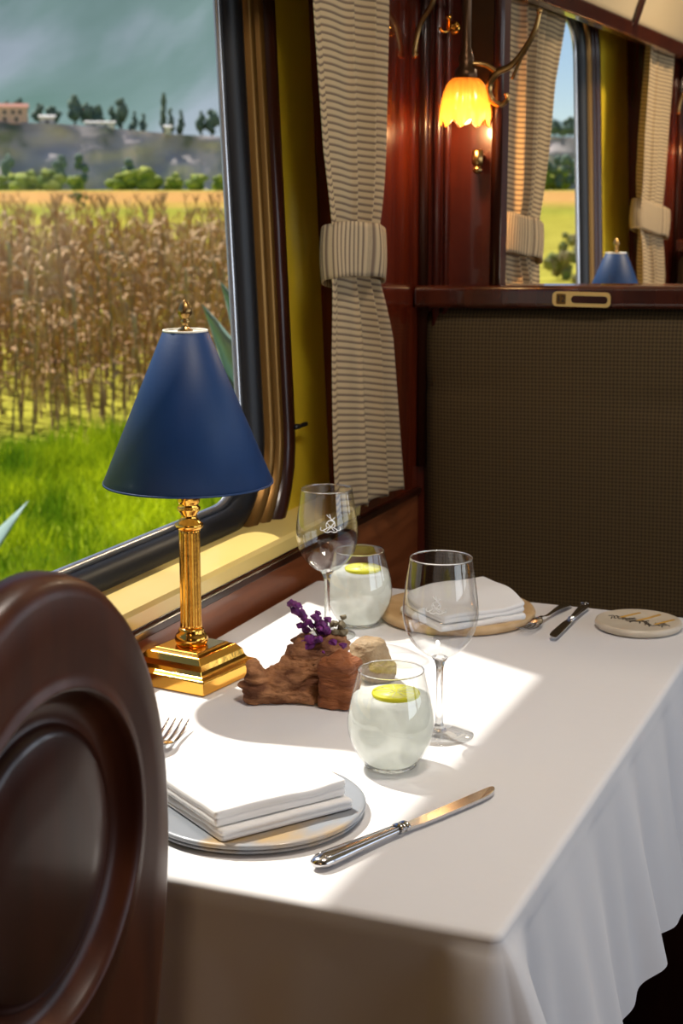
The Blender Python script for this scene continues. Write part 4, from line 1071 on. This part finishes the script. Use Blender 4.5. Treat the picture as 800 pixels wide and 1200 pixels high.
# mountain
v = []; f = []; nE, nD = 150, 70
for i in range(nE+1):
    e = -2600+i/nE*6200
    for j in range(nD+1):
        t = j/nD; d = 850+t*2400
        fall = 1-smooth((e-230)/380)*.95
        hgt = 12+900*fall*smooth(t*1.05)**1.1
        rdg = abs(noise.noise(Vector((e*.0016+t*1.6, t*1.2, 2))))*260+abs(noise.noise(Vector((e*.004+t*2, t*3, 7))))*90+noise.noise(Vector((e*.012, t*9, 1)))*20
        hgt -= rdg*smooth(t*3)*fall*.8
        p = EE*e+DD*d; v.append((p.x, p.y, max(hgt, 8)))
W_ = nD+1
for i in range(nE):
    for j in range(nD): f.append((i*W_+j, (i+1)*W_+j, (i+1)*W_+j+1, i*W_+j+1))
struct(link_mesh('ground_mountain', v, f, M['mountain']))
# bushes along the foot of the cliff
random.seed(8); bp = []
for q in range(4):
    g = G()
    for k in range(9): g.blob((random.gauss(0, 1.2), random.gauss(0, .7), random.uniform(.8, 3.4)), random.uniform(1.0, 1.5), 2, .35, 2.5, (1.2, 1, .9), seed=k+q*20)
    g.f = g.f; o = g.build('shrub', M['bushy']); bp.append(o)
first = True
for i in range(84):
    e = -215+i*4.7+random.uniform(-2, 2); d = 333+random.uniform(-6, 6); p = EE*e+DD*d
    o = bp[i] if i < 4 else random.choice(bp).copy()
    if i >= 4: COL.objects.link(o)
    o.location = (p.x, p.y, gh(d)-.2); k = random.uniform(.7, 1.15); o.scale = (k, k, k*random.uniform(.8, 1.15)); o.rotation_euler = (0, 0, random.uniform(0, 6.28))
    tag(o, 'yellow green shrub at the foot of the grey cliff', 'shrub', 'shrubs along the foot of the cliff')
# trees on the cliff
def tree(px, top, wid, lb, D=372, conif=False):
    r_ = ray(px, 150); h = math.hypot(r_.x, r_.y); p = Vector((r_.x/h*D, r_.y/h*D, 0)); e = p.dot(EE); base = cliff_top(e)-.3
    rt = ray(px, top); zt = 1.37+rt.z/math.hypot(rt.x, rt.y)*D; H = max(zt-base, 2.5); W = wid*D/FPX
    t = thing('pine_tree' if conif else 'eucalyptus_tree', lb, 'tree', (p.x, p.y, base))
    g = G(); g.tube([(0, 0, 0), (0, 0, H*.9)], [H*.035, H*.01], 6); g.build('trunk', M['trunk'], t)
    g = G(); random.seed(px)
    n = 12
    for k in range(n):
        w = k/(n-1); zz = H*(.28+.66*w); rr_ = W*.5*(1-.75*w if conif else math.sin(PI*(.2+.7*w)))
        g.blob((random.gauss(0, .35)*rr_, random.gauss(0, .35)*rr_, zz), max(rr_*.75, H*.06), 1, .5, 2, (1, 1, H/max(W, .1)*.35+.4), seed=k+px)
    g.build('crown', M['pine'], t)
T1 = [(8, 118, 12, 0), (24, 114, 14, 0), (46, 120, 12, 0), (62, 124, 14, 0), (88, 110, 16, 0), (102, 120, 14, 0), (116, 122, 14, 0), (132, 124, 12, 0), (142, 114, 16, 0), (158, 130, 9, 1), (168, 132, 9, 1), (192, 111, 9, 1), (200, 126, 10, 1), (212, 128, 9, 1), (236, 130, 12, 0), (248, 127, 16, 0), (262, 138, 12, 0), (-14, 120, 14, 0), (-34, 116, 14, 0)]
for (px, top, w, c) in T1:
    tree(px, top, w, 'dark slender pine on the cliff edge seen through the large window' if c else 'dark bushy tree on the cliff top seen through the large window', conif=bool(c))
for o in list(bpy.data.objects):
    if o.name.startswith('pine_tree'): o['group'] = 'pines on the cliff'
    if o.name.startswith('eucalyptus_tree'): o['group'] = 'bushy trees on the cliff'
T2 = [(632, 158, 12), (642, 150, 14), (650, 140, 12), (660, 152, 14), (668, 136, 12), (677, 150, 14), (686, 145, 12), (698, 150, 12)]
for (px, top, w) in T2: tree(px, top, w, 'hazy tall tree on the cliff seen through the far window', D=366)
for o in list(bpy.data.objects):
    if o.get('label', '').startswith('hazy tall tree'): o['group'] = 'tall trees in the far window'
for k, (px, py0, py1) in enumerate(((638, 160, 205), (655, 165, 208), (672, 160, 205), (688, 168, 208), (70, 175, 205), (95, 175, 205), (150, 165, 195), (10, 170, 205))):
    D = 343; r_ = ray(px, 200); h = math.hypot(r_.x, r_.y); g = G(); random.seed(px)
    for q in range(8): g.blob((random.gauss(0, .7), random.gauss(0, .5), random.uniform(2, 7)), 1.0, 1, .4, 2, (1, 1, 1.2), seed=q)
    o = g.build('scrub_tree', M['pine']); o.location = (r_.x/h*D, r_.y/h*D, -.5)
    tag(o, 'dark leafy scrub growing against the cliff face', 'shrub', 'scrub on the cliff face')
# houses
def house(lb, px0, px1, py_top, py_bot, D, wall, roofc, win):
    r0, r1 = ray(px0, 150), ray(px1, 150); f_ = lambda r_: Vector((r_.x, r_.y, 0))/math.hypot(r_.x, r_.y)*D
    p0, p1 = f_(r0), f_(r1); c = (p0+p1)/2; w = (p1-p0).length; a = math.atan2((p1-p0).y, (p1-p0).x)
    zt = 1.37+ray(px0, py_top).z/math.hypot(ray(px0, py_top).x, ray(px0, py_top).y)*D; zb = cliff_top(c.dot(EE))-.3; H = max(zt-zb, 1.6)
    t = thing('house', lb, 'house', (c.x, c.y, zb), a)
    g = G(); g.box((-w/2, 0, 0), (w/2, 6, H*.86)); g.build('wall', M[wall], t, smooth=False)
    g = G(); v = [(-w/2-.3, -.3, H*.86), (w/2+.3, -.3, H*.86), (w/2+.3, 6.3, H*.86), (-w/2-.3, 6.3, H*.86), (-w/2-.3, 3, H*1.08), (w/2+.3, 3, H*1.08)]
    g.add(v, [(0, 1, 5, 4), (2, 3, 4, 5), (0, 4, 3), (1, 2, 5), (3, 2, 1, 0)]); g.build('roof', M[roofc], t, smooth=False)
    for (u, z0, ww, hh) in win:
        g = G(); g.box((u*w-ww/2, -.06, z0*H), (u*w+ww/2, .02, z0*H+hh)); g.build('window', M['dark_pane'], t, smooth=False)
house('pink and white two storey house on the cliff at the left', -12, 33, 122, 145, 356, 'facade', 'roof', [(-.35, .5, .7, .8), (-.1, .5, .7, .8), (.12, .5, .7, .8), (.3, .5, .7, .8), (-.1, .12, .7, .9), (.2, .12, .7, .9)])
house('small white gabled house on the cliff beside the pink one', 47, 64, 135, 146, 356, 'facade_white', 'facade_white', [(0, .2, .7, .6)])
house('long low white building on the cliff edge', 100, 134, 143, 150, 358, 'facade_white', 'facade_white', [(-.2, .2, .5, .5), (.2, .2, .5, .5)])
house('tiny white hut on the cliff edge below the tall pine', 193, 200, 147, 153, 358, 'facade_white', 'facade_white', [(0, .2, .3, .4)])

# ------------------------------------------------------------------ light, sky, camera
sun = bpy.data.lights.new('sun', 'SUN'); sun.energy = 5.6; sun.angle = R(1.3); sun.color = (1, .95, .86)
so = bpy.data.objects.new('sun', sun); COL.objects.link(so); so.rotation_euler = Vector((.66, -.33, -1)).to_track_quat('-Z', 'Y').to_euler()
w = bpy.data.worlds.new('sky'); S.world = w; w.use_nodes = True; nt = w.node_tree; nt.nodes.clear()
out = nt.nodes.new('ShaderNodeOutputWorld'); bg = nt.nodes.new('ShaderNodeBackground'); sk = nt.nodes.new('ShaderNodeTexSky')
sk.sky_type = 'NISHITA'; sk.sun_disc = False; sk.sun_elevation = R(50); sk.sun_rotation = R(-60); sk.dust_density = .6; sk.ozone_density = 2.0; sk.altitude = 2500
bg.inputs[1].default_value = .10; nt.links.new(sk.outputs[0], bg.inputs[0]); nt.links.new(bg.outputs[0], out.inputs[0])
# daylight entering by the windows across the aisle
for (a, b, k) in ((.65, 1.75, .75), (1.95, 3.15, .45), (3.55, 4.75, .8), (5.15, 6.35, .8)):
    l = bpy.data.lights.new('window_daylight', 'AREA'); l.shape = 'RECTANGLE'; l.size = b-a; l.size_y = 1.0; l.energy = 14*k*(b-a)/1.2; l.color = (.80, .88, 1)
    o = bpy.data.objects.new('window_daylight', l); COL.objects.link(o); o.location = (1.77, (a+b)/2, 1.35); o.rotation_euler = Vector((-1, 0, -.12)).to_track_quat('-Z', 'Y').to_euler()
cam = bpy.data.cameras.new('camera'); co = bpy.data.objects.new('camera', cam); COL.objects.link(co); S.camera = co
co.location = EYE; co.rotation_euler = (R(90)-PIT, 0, YAW); cam.sensor_fit = 'VERTICAL'; cam.sensor_height = 36; cam.lens = 36*FPX/1200
cam.clip_start = .05; cam.clip_end = 9000
cam.dof.use_dof = True; cam.dof.focus_distance = 1.75; cam.dof.aperture_fstop = 11
S.view_settings.view_transform = 'Standard'; S.view_settings.look = 'None'; S.view_settings.gamma = 1; S.view_settings.use_curve_mapping = False; S.view_settings.exposure = 0
